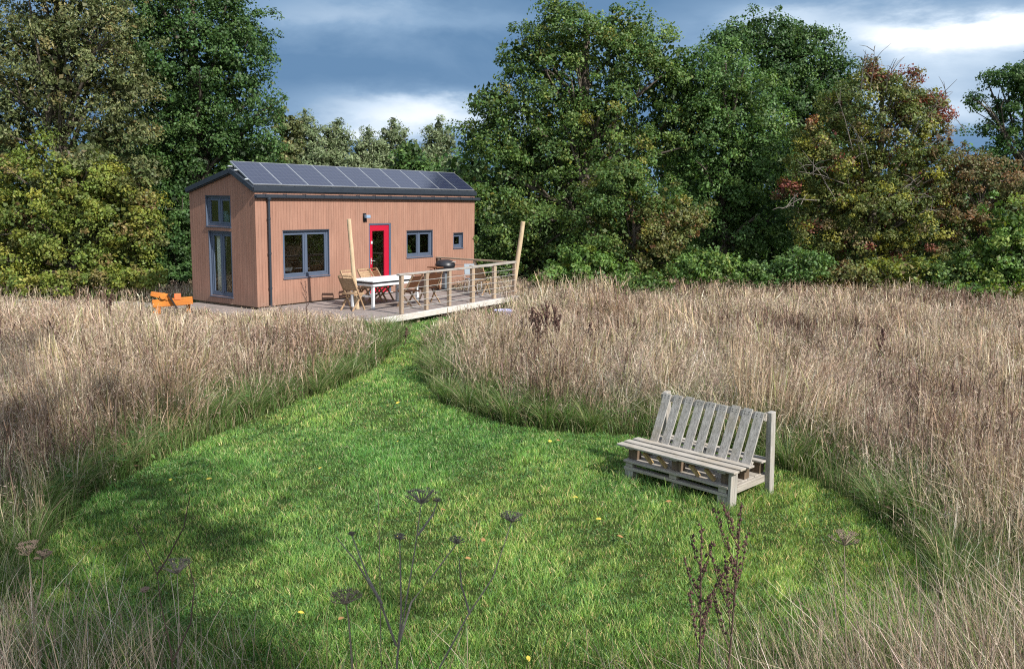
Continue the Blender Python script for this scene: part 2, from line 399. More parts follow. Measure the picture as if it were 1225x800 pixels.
def sample_poly(N, x0, x1, y0, y1, test):
    P = np.stack([rng.uniform(x0, x1, N), rng.uniform(y0, y1, N)], 1); return P[test(P)]
def in_view(P, m=1.5):
    return (np.abs(P[:, 0]) < .60 * P[:, 1] + m)
def lawn():
    def tst(P): return (inside(P, LAWN)) & in_view(P)
    Ps = []
    for y0, y1, dens in ((4.4, 8, 6200), (8, 12, 4200), (12, 17, 2200), (17, 27, 1100)):
        Ps.append(sample_poly(int(9.5 * (y1 - y0) * dens), -4.8, 4.4, y0, y1, tst))
    P = np.concatenate(Ps); N = len(P); d = P[:, 1]
    tuft = pnoise(P[:, 0], P[:, 1], 3, 4.5); big = pnoise(P[:, 0], P[:, 1], 5, .9); fine = pnoise(P[:, 0], P[:, 1], 8, 14)
    H = (.040 + .020 * tuft + .018 * fine) * rng.uniform(.6, 1.5, N); H = np.clip(H, .018, .16)
    H *= np.where(d < 6.2, 1.5, 1)
    bx_ = P - np.array([1.252, 10.17]); bu = bx_ @ np.array([.711, -.703]); bv = bx_ @ np.array([.703, .711])
    nb = (bu > -.12) & (bu < 1.75) & (bv > -.16) & (bv < 1.0) & ~((bu > .2) & (bu < 1.4) & (bv > .14) & (bv < .7)); H = np.where(nb, H * rng.uniform(1.2, 2.7, N), H)
    W = np.maximum(.0036, d * .00050) * rng.uniform(.7, 1.4, N)
    P3 = np.concatenate([P, np.zeros((N, 1))], 1)
    V, npr, q = ribbons(P3, H, W, H * rng.uniform(.2, .95, N), rng.uniform(0, 2 * PI, N), [1, .95, .5], 1.7, 2)
    c = pal(N, [(.125, .265, .055), (.165, .315, .075), (.060, .160, .038), (.29, .38, .13), (.50, .44, .24), (.095,.22,.08)], [32, 32, 20, 18, 7, 12], .38)
    yel = np.clip(big * 1.1 + fine * .5, -.8, 1.1)[:, None]
    c = np.array([1.16, 1.08, 1.05]) * c * (1 + .20 * yel * np.array([1.6, .6, .6])) * (1 + .20 * tuft[:, None]) * (1 + .20 * fine[:, None])
    o = np_mesh('lawn_grass', V, npr, MT['grass'], np.clip(c, 0, 1), q); tag(o, 'short mown green grass of the lawn and path', 'grass', kind='stuff')
    # broad-leaved weeds in the turf (clover, plantain): small flat leaves
    N = 60000; P = sample_poly(N, -4.8, 4.4, 4.6, 20, tst); N = len(P)
    P = P[pnoise(P[:, 0], P[:, 1], 12, 3) > .12]; N = len(P)
    r = rng.uniform(.006, .016, N) * np.clip(P[:, 1] / 9, .8, 1.6); a = rng.uniform(0, 2 * PI, N); z = rng.uniform(.025, .06, N)
    tx = np.stack([np.cos(a), np.sin(a), rng.uniform(-.3, .3, N)], 1) * r[:, None]; ty = np.stack([-np.sin(a), np.cos(a), rng.uniform(-.3, .3, N)], 1) * r[:, None] * .7
    C = np.concatenate([P, z[:, None]], 1); V = np.stack([C - tx, C - ty, C + tx, C + ty], 1).reshape(-1, 3)
    o = np_mesh('lawn_clover', V, 4, MT['grass'], pal(N, [(.06, .16, .045), (.12, .23, .07), (.22, .30, .10)], [3, 3, 1])); tag(o, 'small clover leaves scattered in the mown lawn', 'clover', kind='stuff')
lawn()

def meadow():
    deckpoly = [tuple(wd(u, v)[:2]) for u, v in ((.5, -3.45), (7.3, -2.95), (7.4, 0), (9.4, 0), (9.4, 2.7), (0, 2.7), (-.9, 2.4), (-.9, -.2), (.6, -.2))]
    trackpoly = [(-18, 24.6), (-12, 24.2), (-8.9, 24.2), (-6.9, 22.4), (-6.4, 22.9), (-8.6, 25.4), (-11, 26.3), (-18, 26.6)]
    gap = [(-3.9, 22.4), (-2.3, 22.0), (.3, 25.6), (-.6, 26.6)]
    def tst(P):
        return (~inside(P, LAWN)) & (~inside(P, deckpoly)) & in_view(P, 2.0) & (~inside(P, trackpoly)) & (~inside(P, gap))
    sets = []
    for y0, y1, xr, dens in ((5.4, 8, 7, 900), (8, 12, 10, 720), (12, 17, 13, 520), (17, 23, 17, 330), (23, 31, 22, 190)):
        sets.append(sample_poly(int(2 * xr * (y1 - y0) * dens), -xr, xr, y0, y1, tst))
    P = np.concatenate(sets); N = len(P); d = np.hypot(P[:, 0], P[:, 1])
    edge = dist(P, LAWN); u, v = uvof(P)
    n1 = pnoise(P[:, 0], P[:, 1], 21, .8); n2 = pnoise(P[:, 0], P[:, 1], 22, 2.6)
    left = P[:, 0] < -2.3
    hmax = np.where(left, .82, .80) + .12 * n1 + .10 * n2
    hmax = np.where((P[:, 1] > 19) & left, .52 + .06 * n1, hmax)           # lower in front of the cabin
    hmax = np.where((u < 1) & (v < .5) & (v > -4) & (u > -4), np.minimum(hmax, .50), hmax)
    hmax = np.where((P[:, 1] > 22) & (P[:, 0] < -6.5), .38, hmax)
    hmax = np.where((P[:, 0] > -2.2) & (P[:, 1] > 19) & (P[:, 0] < .8), .55 + .05 * n2, hmax)
    wk = dist(P, deckpoly)
    hmax = np.where((u > -2.4) & (u < 2.2) & (v > -7), np.minimum(hmax, .28 + .13 * wk), hmax)
    hmax = np.where(np.hypot(P[:, 0] + 8.3, P[:, 1] - 21.0) < 1.7, np.minimum(hmax, .34), hmax)
    hmax = np.where(np.hypot(P[:, 0] + .25, P[:, 1] - 23.0) < .9, np.minimum(hmax, .20), hmax)
    hmax *= np.clip(.60 + edge * .5, 0, 1)
    hmax = np.maximum(hmax, .16)
    keep = rng.uniform(0, 1, N) < np.clip((edge - .05 + .25 * n2) / .95, .10, 1) * np.clip(1.0 + .45 * n1 + .4 * n2, .45, 1)
    P = P[keep]; d = d[keep]; edge = edge[keep]; left = left[keep]; hmax = hmax[keep]; n2 = n2[keep]; N = len(P)
    H = hmax * rng.beta(5, 2.2, N) * 1.12 + .05
    W = np.maximum(.0020, d * .00030) * rng.uniform(.6, 1.5, N)
    az = np.where(rng.uniform(0, 1, N) < .6, rng.normal(2.6, .9, N), rng.uniform(0, 2 * PI, N))
    lean = H * np.clip(rng.gamma(1.5, .24, N), .02, .98)
    cell = .34 * np.clip(d / 11, .8, 1.5); ci = np.floor(P[:, 0] / cell + .3 * np.sin(P[:, 1] * 3)).astype(int); cj = np.floor(P[:, 1] / cell + .3 * np.sin(P[:, 0] * 4)).astype(int)
    hs = (np.abs(ci * 73856093 ^ cj * 19349663) % 4096); tb = np.random.default_rng(3).uniform(0, 1, (4096, 4))[hs]
    az = np.where(rng.uniform(0, 1, N) < .65, tb[:, 0] * 2 * PI + rng.normal(0, .5, N), az); H *= .80 + .36 * tb[:, 1]; lean *= .45 + .9 * tb[:, 2]
    lean = np.minimum(lean, H * .95)
    P3 = np.concatenate([P, np.zeros((N, 1))], 1)
    V, npr, q = ribbons(P3, H, W, lean, az, [1, .8, .7, 2.0, .5], 2.0, 4)
    straw = [(.54, .45, .325), (.44, .35, .245), (.31, .235, .165), (.13, .09, .07), (.74, .66, .52), (.25, .27, .115)]
    c = pal(N, straw, [26, 25, 19, 13, 12, 11], .28)
    shade_dock = np.clip(pnoise(P[:, 0], P[:, 1], 31, 1.1) * 1.4 + np.where(left & (P[:, 1] < 18) & (P[:, 0] < -3.0), .45, -.35), 0, .85)[:, None]  # darker on the left: the shade there, with dock, put into the colour
    c = c * (1 - shade_dock) + c * np.array([.60, .52, .50]) * shade_dock
    c = c * (.66 + .62 * tb[:, 3:4]) * (1 + np.array([.10, 0, -.14]) * (tb[:, 1:2] - .5))
    cv = np.repeat(c[:, None, :], npr // 2, 1); gb = np.array([.085, .115, .035])
    for i, f in enumerate((.75, .45, .12, 0, 0)): cv[:, i] = cv[:, i] * (1 - f) + gb * f
    cv = np.repeat(cv, 2, 1).reshape(-1, 3)
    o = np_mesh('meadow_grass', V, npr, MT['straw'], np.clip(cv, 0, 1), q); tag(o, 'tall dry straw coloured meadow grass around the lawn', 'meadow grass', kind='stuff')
    # loose airy seed heads
    k = rng.choice(N, int(N * .36), replace=False); tip = V.reshape(N, npr, 3)[k][:, -3:].mean(1); M = len(k)
    reps = 6; T = np.repeat(tip, reps, 0); dd = np.repeat(d[k], reps)
    T = T + rng.normal(0, 1, T.shape) * np.array([.030, .030, .055]); M2 = len(T)
    dirv = rng.normal(0, 1, (M2, 3)); dirv[:, 2] = np.abs(dirv[:, 2]) + .3; dirv /= np.linalg.norm(dirv, axis=1)[:, None]
    sd = np.cross(dirv, rng.normal(0, 1, (M2, 3))); sd /= np.linalg.norm(sd, axis=1)[:, None]
    l = rng.uniform(.014, .04, M2)[:, None]; w = np.maximum(.0014, dd * .00026)[:, None]
    VV = np.stack([T - dirv * l, T + sd * w, T + dirv * l, T - sd * w], 1).reshape(-1, 3)
    o = np_mesh('grass_seed_heads', VV, 4, MT['straw'], pal(M2, [(.56, .46, .36), (.40, .30, .235), (.24, .16, .13)], [4, 4, 3], .28)); tag(o, 'feathery dry seed heads over the meadow grass', 'seed heads', kind='stuff')
    # brown branching dead weeds standing in patches
    Q = sample_poly(90000, -16, 18, 8, 26, tst); pm = pnoise(Q[:, 0], Q[:, 1], 61, .9); Q = Q[(pm + rng.normal(0, .35, len(Q)) > .75) & (dist(Q, LAWN) > .3) & (dist(Q, deckpoly) > 1.5)][:2300]; M = len(Q); dq = np.hypot(Q[:, 0], Q[:, 1])
    hq = rng.uniform(.55, 1.0, M) * np.where((Q[:, 1] > 18) & (Q[:, 0] < 1), .6, 1)
    nb = 7; rep = np.repeat(np.arange(M), nb); z0 = hq[rep] * rng.uniform(.3, .8, M * nb); z0[::nb] = 0
    hh = np.where(np.arange(M * nb) % nb == 0, hq[rep], hq[rep] * rng.uniform(.12, .35, M * nb))
    V, npr, q = ribbons(np.concatenate([Q[rep], z0[:, None]], 1), hh, np.maximum(.003, dq[rep] * .00048), hh * np.where(np.arange(M * nb) % nb == 0, .08, rng.uniform(.3, .8, M * nb)), rng.uniform(0, 6.28, M * nb), [1, 1, 1.2, 2.2, 1.2], 1.3, 4)
    o = np_mesh('dead_weed_stems', V, npr, MT['straw'], pal(M * nb, [(.11, .070, .052), (.17, .115, .085), (.24, .175, .13)], [4, 4, 2], .25), q); tag(o, 'patches of brown branching dead weed stems in the meadow', 'dead weeds', kind='stuff')
    # green undergrowth, thick at the lawn's edge
    sets = []
    for y0, y1, xr, dens in ((5.4, 9, 7, 1100), (9, 14, 10, 800), (14, 20, 14, 380), (20, 30, 20, 120)):
        sets.append(sample_poly(int(2 * xr * (y1 - y0) * dens), -xr, xr, y0, y1, tst))
    P = np.concatenate(sets); edge = dist(P, LAWN); n2 = pnoise(P[:, 0], P[:, 1], 41, 1.6)
    keep = rng.uniform(0, 1, len(P)) < np.clip(1.15 - edge * .62, .26, 1) ; keep &= (edge < 1.2) | (n2 > -.15)
    P = P[keep]; edge = edge[keep]; N = len(P); d = np.hypot(P[:, 0], P[:, 1])
    H = rng.uniform(.18, .60, N) * np.clip(.50 + edge * .6, .50, 1.1) * (1 + .3 * n2[keep]); W = np.maximum(.0045, d * .00052) * rng.uniform(.7, 1.4, N)
    H = np.where((P[:, 1] > 20) & (P[:, 0] < 1), H * .6, H)
    az = rng.uniform(0, 2 * PI, N); lf = rng.uniform(.15, 1.0, N)
    # tussocks: blades fanning out of one foot
    rim = sample_poly(2600, -8, 8, 5.2, 22, tst); er = dist(rim, LAWN); rim = rim[(er < 1.5) & (er > .05) & (rim[:, 1] < 20)][:330]
    k = rng.integers(0, len(rim), 46000); a2 = rng.uniform(0, 2 * PI, len(k)); T = rim[k] + np.stack([np.cos(a2), np.sin(a2)], 1) * rng.uniform(0, .09, (len(k), 1))
    sz = rng.uniform(.6, 1.25, len(rim))[k]; d2 = np.hypot(T[:, 0], T[:, 1])
    P = np.concatenate([P, T]); H = np.concatenate([H, rng.uniform(.28, .62, len(k)) * sz]); W = np.concatenate([W, np.maximum(.004, d2 * .0005) * rng.uniform(.7, 1.3, len(k))])
    az = np.concatenate([az, a2 + rng.normal(0, .35, len(k))]); lf = np.concatenate([lf, rng.uniform(.35, 1.15, len(k))]); N = len(P)
    V, npr, q = ribbons(np.concatenate([P, np.zeros((N, 1))], 1), H, W, H * lf, az, [1, 1, .8, .2], 2.0, 3)
    c = pal(N, [(.072, .145, .028), (.10, .185, .045), (.15, .215, .07), (.28, .28, .13), (.36, .31, .19), (.06, .10, .03)], [30, 26, 24, 18, 14, 10], .34)
    o = np_mesh('long_green_grass', V, npr, MT['grass'], c, q); tag(o, 'long green grass arching at the foot of the meadow', 'grass', kind='stuff')
    # broad leaves (nettle, bramble, dock) at the edge
    M = 2600; sets = sample_poly(60000, -9, 9, 5.5, 20, tst); e = dist(sets, LAWN); sets = sets[(e < .9) & (pnoise(sets[:, 0], sets[:, 1], 51, 1.7) > .25)][:9000]; N = len(sets)
    C = np.concatenate([sets, rng.uniform(.04, .34, (N, 1))], 1); a = rng.uniform(0, 2 * PI, N); r = rng.uniform(.018, .05, N)[:, None]
    tx = np.stack([np.cos(a), np.sin(a), rng.uniform(-.6, .4, N)], 1) * r; ty = np.stack([-np.sin(a), np.cos(a), rng.uniform(-.3, .3, N)], 1) * r * .5
    V = np.stack([C - tx, C - ty, C + tx, C + ty], 1).reshape(-1, 3)
    o = np_mesh('edge_weeds', V, 4, MT['leaf'], pal(N, [(.06, .13, .03), (.09, .17, .04), (.13, .07, .04)], [5, 4, 1])); tag(o, 'low broad leaved weeds along the lawn edge', 'weeds', kind='stuff')
meadow()

def foreground_weeds():
    """sparse long dry stalks rising near the camera along the bottom of the view"""
    def dens(P):
        x = P[:, 0]; return np.clip(.17 + .9 * np.clip((x - .9) / 1.3, 0, 1) + .8 * np.clip((-1.35 - x) / 1.0, 0, 1), 0, 1)
    N = 24000; P = np.stack([rng.uniform(-3.9, 4.0, N), rng.uniform(3.6, 5.6, N)], 1)
    P = P[(rng.uniform(0, 1, N) < dens(P) * np.where(P[:, 0] > 1.3, .52, .36))]; N = len(P); x = P[:, 0]
    H = (.50 + .55 * np.clip((x - .8) / 1.6, 0, 1) + .40 * np.clip((-1.4 - x) / 1.0, 0, 1)) * rng.beta(4, 2, N) * 1.25 * np.clip(1.35 - (P[:, 1] - 3.6) * .28, .7, 1.3)
    W = rng.uniform(.0014, .0034, N)
    V, npr, q = ribbons(np.concatenate([P, np.zeros((N, 1))], 1), H, W, H * np.clip(rng.gamma(2.4, .17, N), .05, .95), np.where(rng.uniform(0, 1, N) < .55, rng.normal(2.7, .8, N), rng.uniform(0, 6.28, N)), [1, .9, .8, 1.5, .4], 1.7, 4)
    c = pal(N, [(.44, .355, .26), (.34, .255, .19), (.20, .14, .11), (.62, .54, .43), (.16, .19, .07)], [24, 24, 20, 12, 22], .25)
    o = np_mesh('foreground_stalks', V, npr, MT['straw'], c, q); tag(o, 'tangled long dry grass stalks nearest the viewer', 'dry grass', kind='stuff')
    N = 9000; P = np.stack([rng.uniform(-4, 4.1, N), rng.uniform(4.0, 6.0, N)], 1)
    P = P[rng.uniform(0, 1, N) < np.clip(dens(P) + .12, 0, 1)]; N = len(P)
    H = rng.uniform(.15, .42, N)
    V, npr, q = ribbons(np.concatenate([P, np.zeros((N, 1))], 1), H, rng.uniform(.005, .010, N), H * rng.uniform(.2, 1, N), rng.uniform(0, 2 * PI, N), [1, 1, .8, .2], 2.0, 3)
    o = np_mesh('foreground_green_blades', V, npr, MT['grass'], pal(N, [(.05, .12, .022), (.08, .15, .03), (.2, .19, .08)], [5, 4, 2]), q); tag(o, 'rough green blades among the nearest dry stalks', 'grass', kind='stuff')
foreground_weeds()

# ------------------------------------------------------------------ trees
OAK = ([(.040, .078, .018), (.058, .100, .024), (.082, .120, .028), (.17, .15, .03), (.028, .058, .016)], [30, 30, 20, 5, 18])
DARK = ([(.028, .062, .017), (.040, .082, .021), (.060, .102, .026), (.022, .046, .014)], [30, 30, 14, 20])
OLIVE = ([(.085, .100, .040), (.115, .125, .055), (.060, .080, .028), (.16, .13, .05), (.05, .065, .022)], [30, 22, 26, 8, 18])
YELG = ([(.115, .135, .024), (.085, .120, .022), (.17, .165, .030), (.060, .090, .020), (.13, .09, .04)], [30, 28, 16, 20, 7])
MAPLE = ([(.046, .092, .024), (.060, .112, .028), (.082, .126, .030), (.032, .066, .019)], [30, 26, 12, 20])
HAW = ([(.095, .100, .030), (.070, .088, .026), (.15, .135, .03), (.13, .065, .035), (.055, .070, .022)], [26, 26, 12, 14, 20])
RED = ([(.13, .035, .026), (.10, .045, .03), (.16, .07, .03), (.10, .095, .035), (.15, .13, .03)], [30, 24, 14, 22, 14])
RUST = ([(.17, .045, .028), (.13, .05, .03), (.12, .085, .035)], [3, 3, 3])
VINE = ([(.095, .108, .030), (.070, .095, .026), (.17, .17, .03), (.12, .036, .028), (.095, .070, .033), (.048, .070, .020)], [28, 28, 15, 5, 9, 20])
BROWN = ([(.10, .072, .034), (.080, .082, .03), (.13, .062, .03), (.055, .075, .024)], [28, 26, 12, 22])
BRIGHT = ([(.058, .112, .024), (.075, .130, .028), (.042, .085, .020), (.12, .15, .03)], [30, 26, 20, 10])
WILLOW = ([(.115, .145, .075), (.145, .175, .095), (.090, .118, .055)], [30, 20, 20])
GOLD = ([(.22, .19, .028), (.16, .16, .03), (.11, .12, .03)], [26, 24, 20])

BR = 1.6
def crown_arrays(lobes, palette, pure=.6, leaf=.105, clump_r=.46, per=100, dens=1.0, squash=.65, fill=True, up=.35, gap=.15, aspect=.62, seed=1):
    """lobes: (x,y,z,rx,ry,rz[,palette]); returns verts, colours"""
    r = np.random.default_rng(seed); VS = []; CS = []; tips = []
    for L in lobes:
        x, y, z, rx, ry, rz = L[:6]; pl = L[6] if len(L) > 6 else palette
        area = 4 * PI * ((rx * ry) ** 1.6 + (rx * rz) ** 1.6 + (ry * rz) ** 1.6) ** (1 / 1.6) / 3 ** (1 / 1.6)
        n = max(6, int(dens * area / (PI * clump_r ** 2) * 1.75))
        dirs = r.normal(0, 1, (n, 3)); dirs /= np.linalg.norm(dirs, axis=1)[:, None]
        rr = r.uniform(.5, 1.04, n) ** .6; out = r.uniform(0, 1, n) < .16; rr = np.where(out, r.uniform(1.02, 1.30, n), rr)
        C = dirs * rr[:, None] * np.array([rx, ry, rz]) + np.array([x, y, z])
        nz = np.sin(C[:, 0] * 2.1 + 1.3 * C[:, 2] + seed) * np.sin(C[:, 2] * 2.7 - C[:, 1] * 1.1 + 2 * seed) + .5 * np.sin(C[:, 0] * 5 + C[:, 2] * 4 + seed)
        k = (nz > -1 + gap * 2.2) & (C[:, 2] > .1); C = C[k]; dirs = dirs[k]; out = out[k]; n = len(C)
        if n == 0: continue
        tips.append(C)
        cr = clump_r * r.uniform(.55, 1.3, n) * np.where(out, .55, 1)
        # leaves
        m = (per * r.uniform(.6, 1.3, n) * np.where(out, .4, 1)).astype(int); idx = np.repeat(np.arange(n), m); N = len(idx)
        o = r.normal(0, 1, (N, 3)); o /= np.linalg.norm(o, axis=1)[:, None]; o *= (r.uniform(.15, 1, N) ** .55)[:, None]
        o[:, 2] = o[:, 2] * squash - (o[:, 0] ** 2 + o[:, 1] ** 2) * .22
        Pn = C[idx] + o * cr[idx][:, None]
        nrm = dirs[idx] * .5 + o * .6 + r.normal(0, .62, (N, 3)); nrm[:, 2] += up; nrm /= np.linalg.norm(nrm, axis=1)[:, None]
        a = np.cross(nrm, r.normal(0, 1, (N, 3))); a /= np.linalg.norm(a, axis=1)[:, None]; b = np.cross(nrm, a)
        s = leaf * r.uniform(.55, 1.35, N); a *= (s * .5)[:, None]; b *= (s * .5 * aspect)[:, None]
        bend = nrm * (s * .12)[:, None]
        V = np.stack([Pn - a, Pn - b + bend, Pn + a, Pn + b + bend], 1)
        cols = np.array(pl[0]); w = np.array(pl[1], float); w /= w.sum()
        cc = cols[r.choice(len(cols), n, p=w)]; lc = cols[r.choice(len(cols), N, p=w)]
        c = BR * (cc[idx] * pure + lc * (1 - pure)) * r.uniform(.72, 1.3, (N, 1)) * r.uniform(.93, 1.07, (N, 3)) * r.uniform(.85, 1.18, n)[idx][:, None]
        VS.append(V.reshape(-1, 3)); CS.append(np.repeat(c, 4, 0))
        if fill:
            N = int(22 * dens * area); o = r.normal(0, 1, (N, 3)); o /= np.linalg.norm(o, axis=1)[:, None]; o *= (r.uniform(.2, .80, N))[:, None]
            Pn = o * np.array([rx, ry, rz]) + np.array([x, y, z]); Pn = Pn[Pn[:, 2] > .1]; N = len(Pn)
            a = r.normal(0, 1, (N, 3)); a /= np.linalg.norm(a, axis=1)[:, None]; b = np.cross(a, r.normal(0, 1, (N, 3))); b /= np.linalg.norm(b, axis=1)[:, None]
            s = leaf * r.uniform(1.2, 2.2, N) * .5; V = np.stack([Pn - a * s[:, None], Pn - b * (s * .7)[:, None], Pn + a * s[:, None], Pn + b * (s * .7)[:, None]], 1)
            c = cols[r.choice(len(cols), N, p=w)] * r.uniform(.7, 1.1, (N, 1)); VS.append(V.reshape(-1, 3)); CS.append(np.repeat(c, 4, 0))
    return np.concatenate(VS), np.concatenate(CS), np.concatenate(tips)

def limbs(mb, base, top, r0, targets, rnd, rt=.02, mid=.35):
    base = Vector(base); top = Vector(top)
    pts = [base.lerp(top, k / 6) + Vector((rnd.uniform(-.12, .12), rnd.uniform(-.12, .12), 0)) * (k > 0) for k in range(7)]
    mb.tube(pts, [r0 * (1.25 if k == 0 else 1) * (1 - .13 * k) for k in range(7)], 9)
    H = top.z - base.z
    for t in targets:
        t = Vector(t); f = min(.92, max(.12, (t.z - base.z) / max(H, .1) * rnd.uniform(.45, .8)))
        s = base.lerp(top, f); L = (t - s).length
        m1 = s.lerp(t, .35) + Vector((rnd.uniform(-.15, .15), rnd.uniform(-.15, .15), rnd.uniform(.0, .22))) * L * .5
        m2 = s.lerp(t, .7) + Vector((rnd.uniform(-.12, .12), rnd.uniform(-.12, .12), rnd.uniform(.0, .15))) * L * .5
        r = r0 * (1 - .75 * f) * .45
        mb.tube([s, m1, m2, t], [r, r * .7, r * .42, rt], 6, cap=False)
        for j in range(2):
            e = m2 + Vector((rnd.uniform(-1, 1), rnd.uniform(-1, 1), rnd.uniform(-.2, .9))) * L * .22
            mb.tube([m1.lerp(m2, rnd.random()), m2.lerp(e, .5), e], [r * .4, r * .28, rt * .6], 5, cap=False)
TREES = []
def tree(name, label, cat, base, lobes, palette, group=None, r0=.22, nl=14, seed=1, trunk=True, top=None, barkmat='bark', **kw):
    V, C, tips = crown_arrays(lobes, palette, seed=seed, **kw)
    rnd = random.Random(seed); bx, by = base
    root = empty(name, (bx, by, 0), 0, label, cat, group)
    V = V - np.array([bx, by, 0])
    np_mesh('crown', V, 4, MT['leaf'], C, None, root)
    if trunk:
        mb = MB(); zt = top if top else max(l[2] for l in lobes)
        k = np.random.default_rng(seed).choice(len(tips), min(nl, len(tips)), replace=False)
        cx = np.mean([l[0] for l in lobes]) - bx; cy = np.mean([l[1] for l in lobes]) - by
        limbs(mb, (0, 0, -.1), (cx * .5, cy * .5, zt), r0, [tuple(tips[i] - np.array([bx, by, 0])) for i in k], rnd)
        mb.build('trunk', MT[barkmat], root, smooth=True)
    TREES.append(root); return root
def lob(px, py, Y, rx, rz, rd=None, pl=None):
    c = atY(px, py, Y); s = Y / F; rx_, rz_ = rx * s, rz * s
    L = (c[0], c[1], c[2], rx_, (rd * s if rd else min(rx_, rz_ * 1.3)), rz_)
    return L + (pl,) if pl else L
def lobs(Y, rows): return [lob(r[0], r[1], Y + (r[4] if len(r) > 4 and not isinstance(r[4], tuple) else 0), r[2], r[3], None, (r[5] if len(r) > 5 else None)) for r in rows]

G1 = 'tall trees of the wood around the meadow'; G2 = 'shrubs along the foot of the wood'; G3 = 'pale far trees behind the cabin'
# left side
tree('oak_tree', 'big dark green tree rising behind the cabin roof at its gable end', 'tree', tuple(atY(235, 300, 33)[:2]),
     lobs(33, [(235, 60, 85, 60), (290, 115, 48, 50), (275, 45, 48, 45), (195, 130, 60, 60), (250, 190, 62, 48), (305, 180, 40, 40), (215, 250, 70, 50), (300, 245, 45, 40), (225, -35, 85, 55), (180, 30, 60, 60), (250, 300, 60, 45), (240, 150, 50, 50), (185, 215, 50, 50)]), DARK, G1, r0=.38, nl=26, seed=2, dens=.95, gap=.10)
tree('willow_tree', 'broad grey-olive tree, leftmost of the tall trees', 'tree', tuple(atY(85, 300, 30)[:2]),
     lobs(30, [(85, 90, 78, 62), (150, 110, 42, 60), (30, 60, 62, 60), (100, 20, 75, 50), (20, 150, 55, 50), (125, 170, 52, 36), (60, -40, 90, 50), (-60, 80, 70, 90)]), OLIVE, G1, r0=.3, nl=26, seed=3, dens=.85, aspect=.42, leaf=.12, per=90, gap=.08, up=.15)
tree('hawthorn_tree', 'yellow-green bushy hawthorn below the grey-olive tree', 'tree', tuple(atY(95, 330, 28)[:2]),
     lobs(28, [(100, 235, 62, 42), (40, 250, 52, 48), (150, 262, 46, 40), (70, 205, 26, 30), (165, 225, 24, 24, 0, HAW), (15, 210, 30, 26), (100, 188, 20, 22, 0, OLIVE), (45, 180, 22, 24), (180, 205, 16, 20, 0, OLIVE), (130, 245, 20, 34), (85, 300, 62, 42), (25, 312, 45, 36), (150, 310, 42, 30), (-30, 270, 50, 60), (120, 215, 30, 24), (180, 285, 26, 28, 0, HAW), (30, 275, 26, 22, 0, HAW), (110, 270, 30, 24, 0, OLIVE), (60, 225, 24, 20, 0, OLIVE)]), YELG, G1, r0=.14, nl=16, seed=4, leaf=.095, clump_r=.36, gap=.22, pure=.75)
tree('holly_bush', 'dark green bush in the shade beside the gable wall', 'shrub', tuple(atY(212, 345, 28.5)[:2]),
     lobs(28.5, [(205, 300, 24, 36), (228, 275, 20, 40), (195, 330, 30, 22), (222, 325, 18, 26)]), DARK, G2, r0=.07, nl=6, seed=5, leaf=.10, clump_r=.3)
tree('bramble_bush', 'low yellowish bramble at the wood edge behind the orange machine', 'shrub', tuple(atY(160, 348, 27)[:2]),
     lobs(27, [(165, 335, 32, 18), (120, 338, 34, 18), (75, 340, 34, 18), (25, 340, 36, 20)]), YELG, G2, r0=.03, nl=6, seed=6, leaf=.09, clump_r=.28, squash=.8)
# far pale trees behind the cabin roof
FAR = [(365, 152, 20, 'first of the pale feathery trees, against the big dark tree'), (402, 160, 20, 'second pale feathery tree along the roof, pointed top'), (440, 172, 20, 'third pale feathery tree above the middle of the roof'), (470, 160, 17, 'narrow pale tree beside the brighter green one behind the roof'), (525, 160, 22, 'pale grey-green feathery tree next to the big oak at the far roof end')]
for i, (px, py, w, lab) in enumerate(FAR):
    rows = [(px, py - 8, w * .30, 14), (px - 8, py + 8, w * .55, 18), (px + 9, py + 12, w * .65, 20), (px - 10, py + 32, w * 1.1, 24), (px + 11, py + 45, w * 1.3, 26), (px, py + 80, w * 1.6, 42)]
    tree('poplar_tree', lab, 'tree', tuple(atY(px, 240, 52 + i)[:2]), lobs(52 + i, rows), WILLOW, G3, r0=.2, nl=16, seed=20 + i, leaf=.16, clump_r=.5, per=80, aspect=.4, up=.1, dens=1.0, gap=.12)
tree('alder_tree', 'brighter green rounded tree among the pale ones behind the roof', 'tree', tuple(atY(492, 240, 50)[:2]),
     lobs(50, [(490, 180, 17, 15), (500, 200, 22, 18), (480, 205, 20, 18), (492, 230, 30, 25)]), MAPLE, G3, r0=.2, nl=8, seed=31, leaf=.18, clump_r=.5, per=44)
tree('ash_tree', 'yellowish small tree filling the gap beside the big dark tree', 'tree', tuple(atY(345, 260, 40)[:2]),
     lobs(40, [(345, 160, 16, 30), (338, 200, 26, 34), (330, 245, 30, 34)]), OLIVE, G3, r0=.15, nl=10, seed=32, leaf=.15, clump_r=.4)
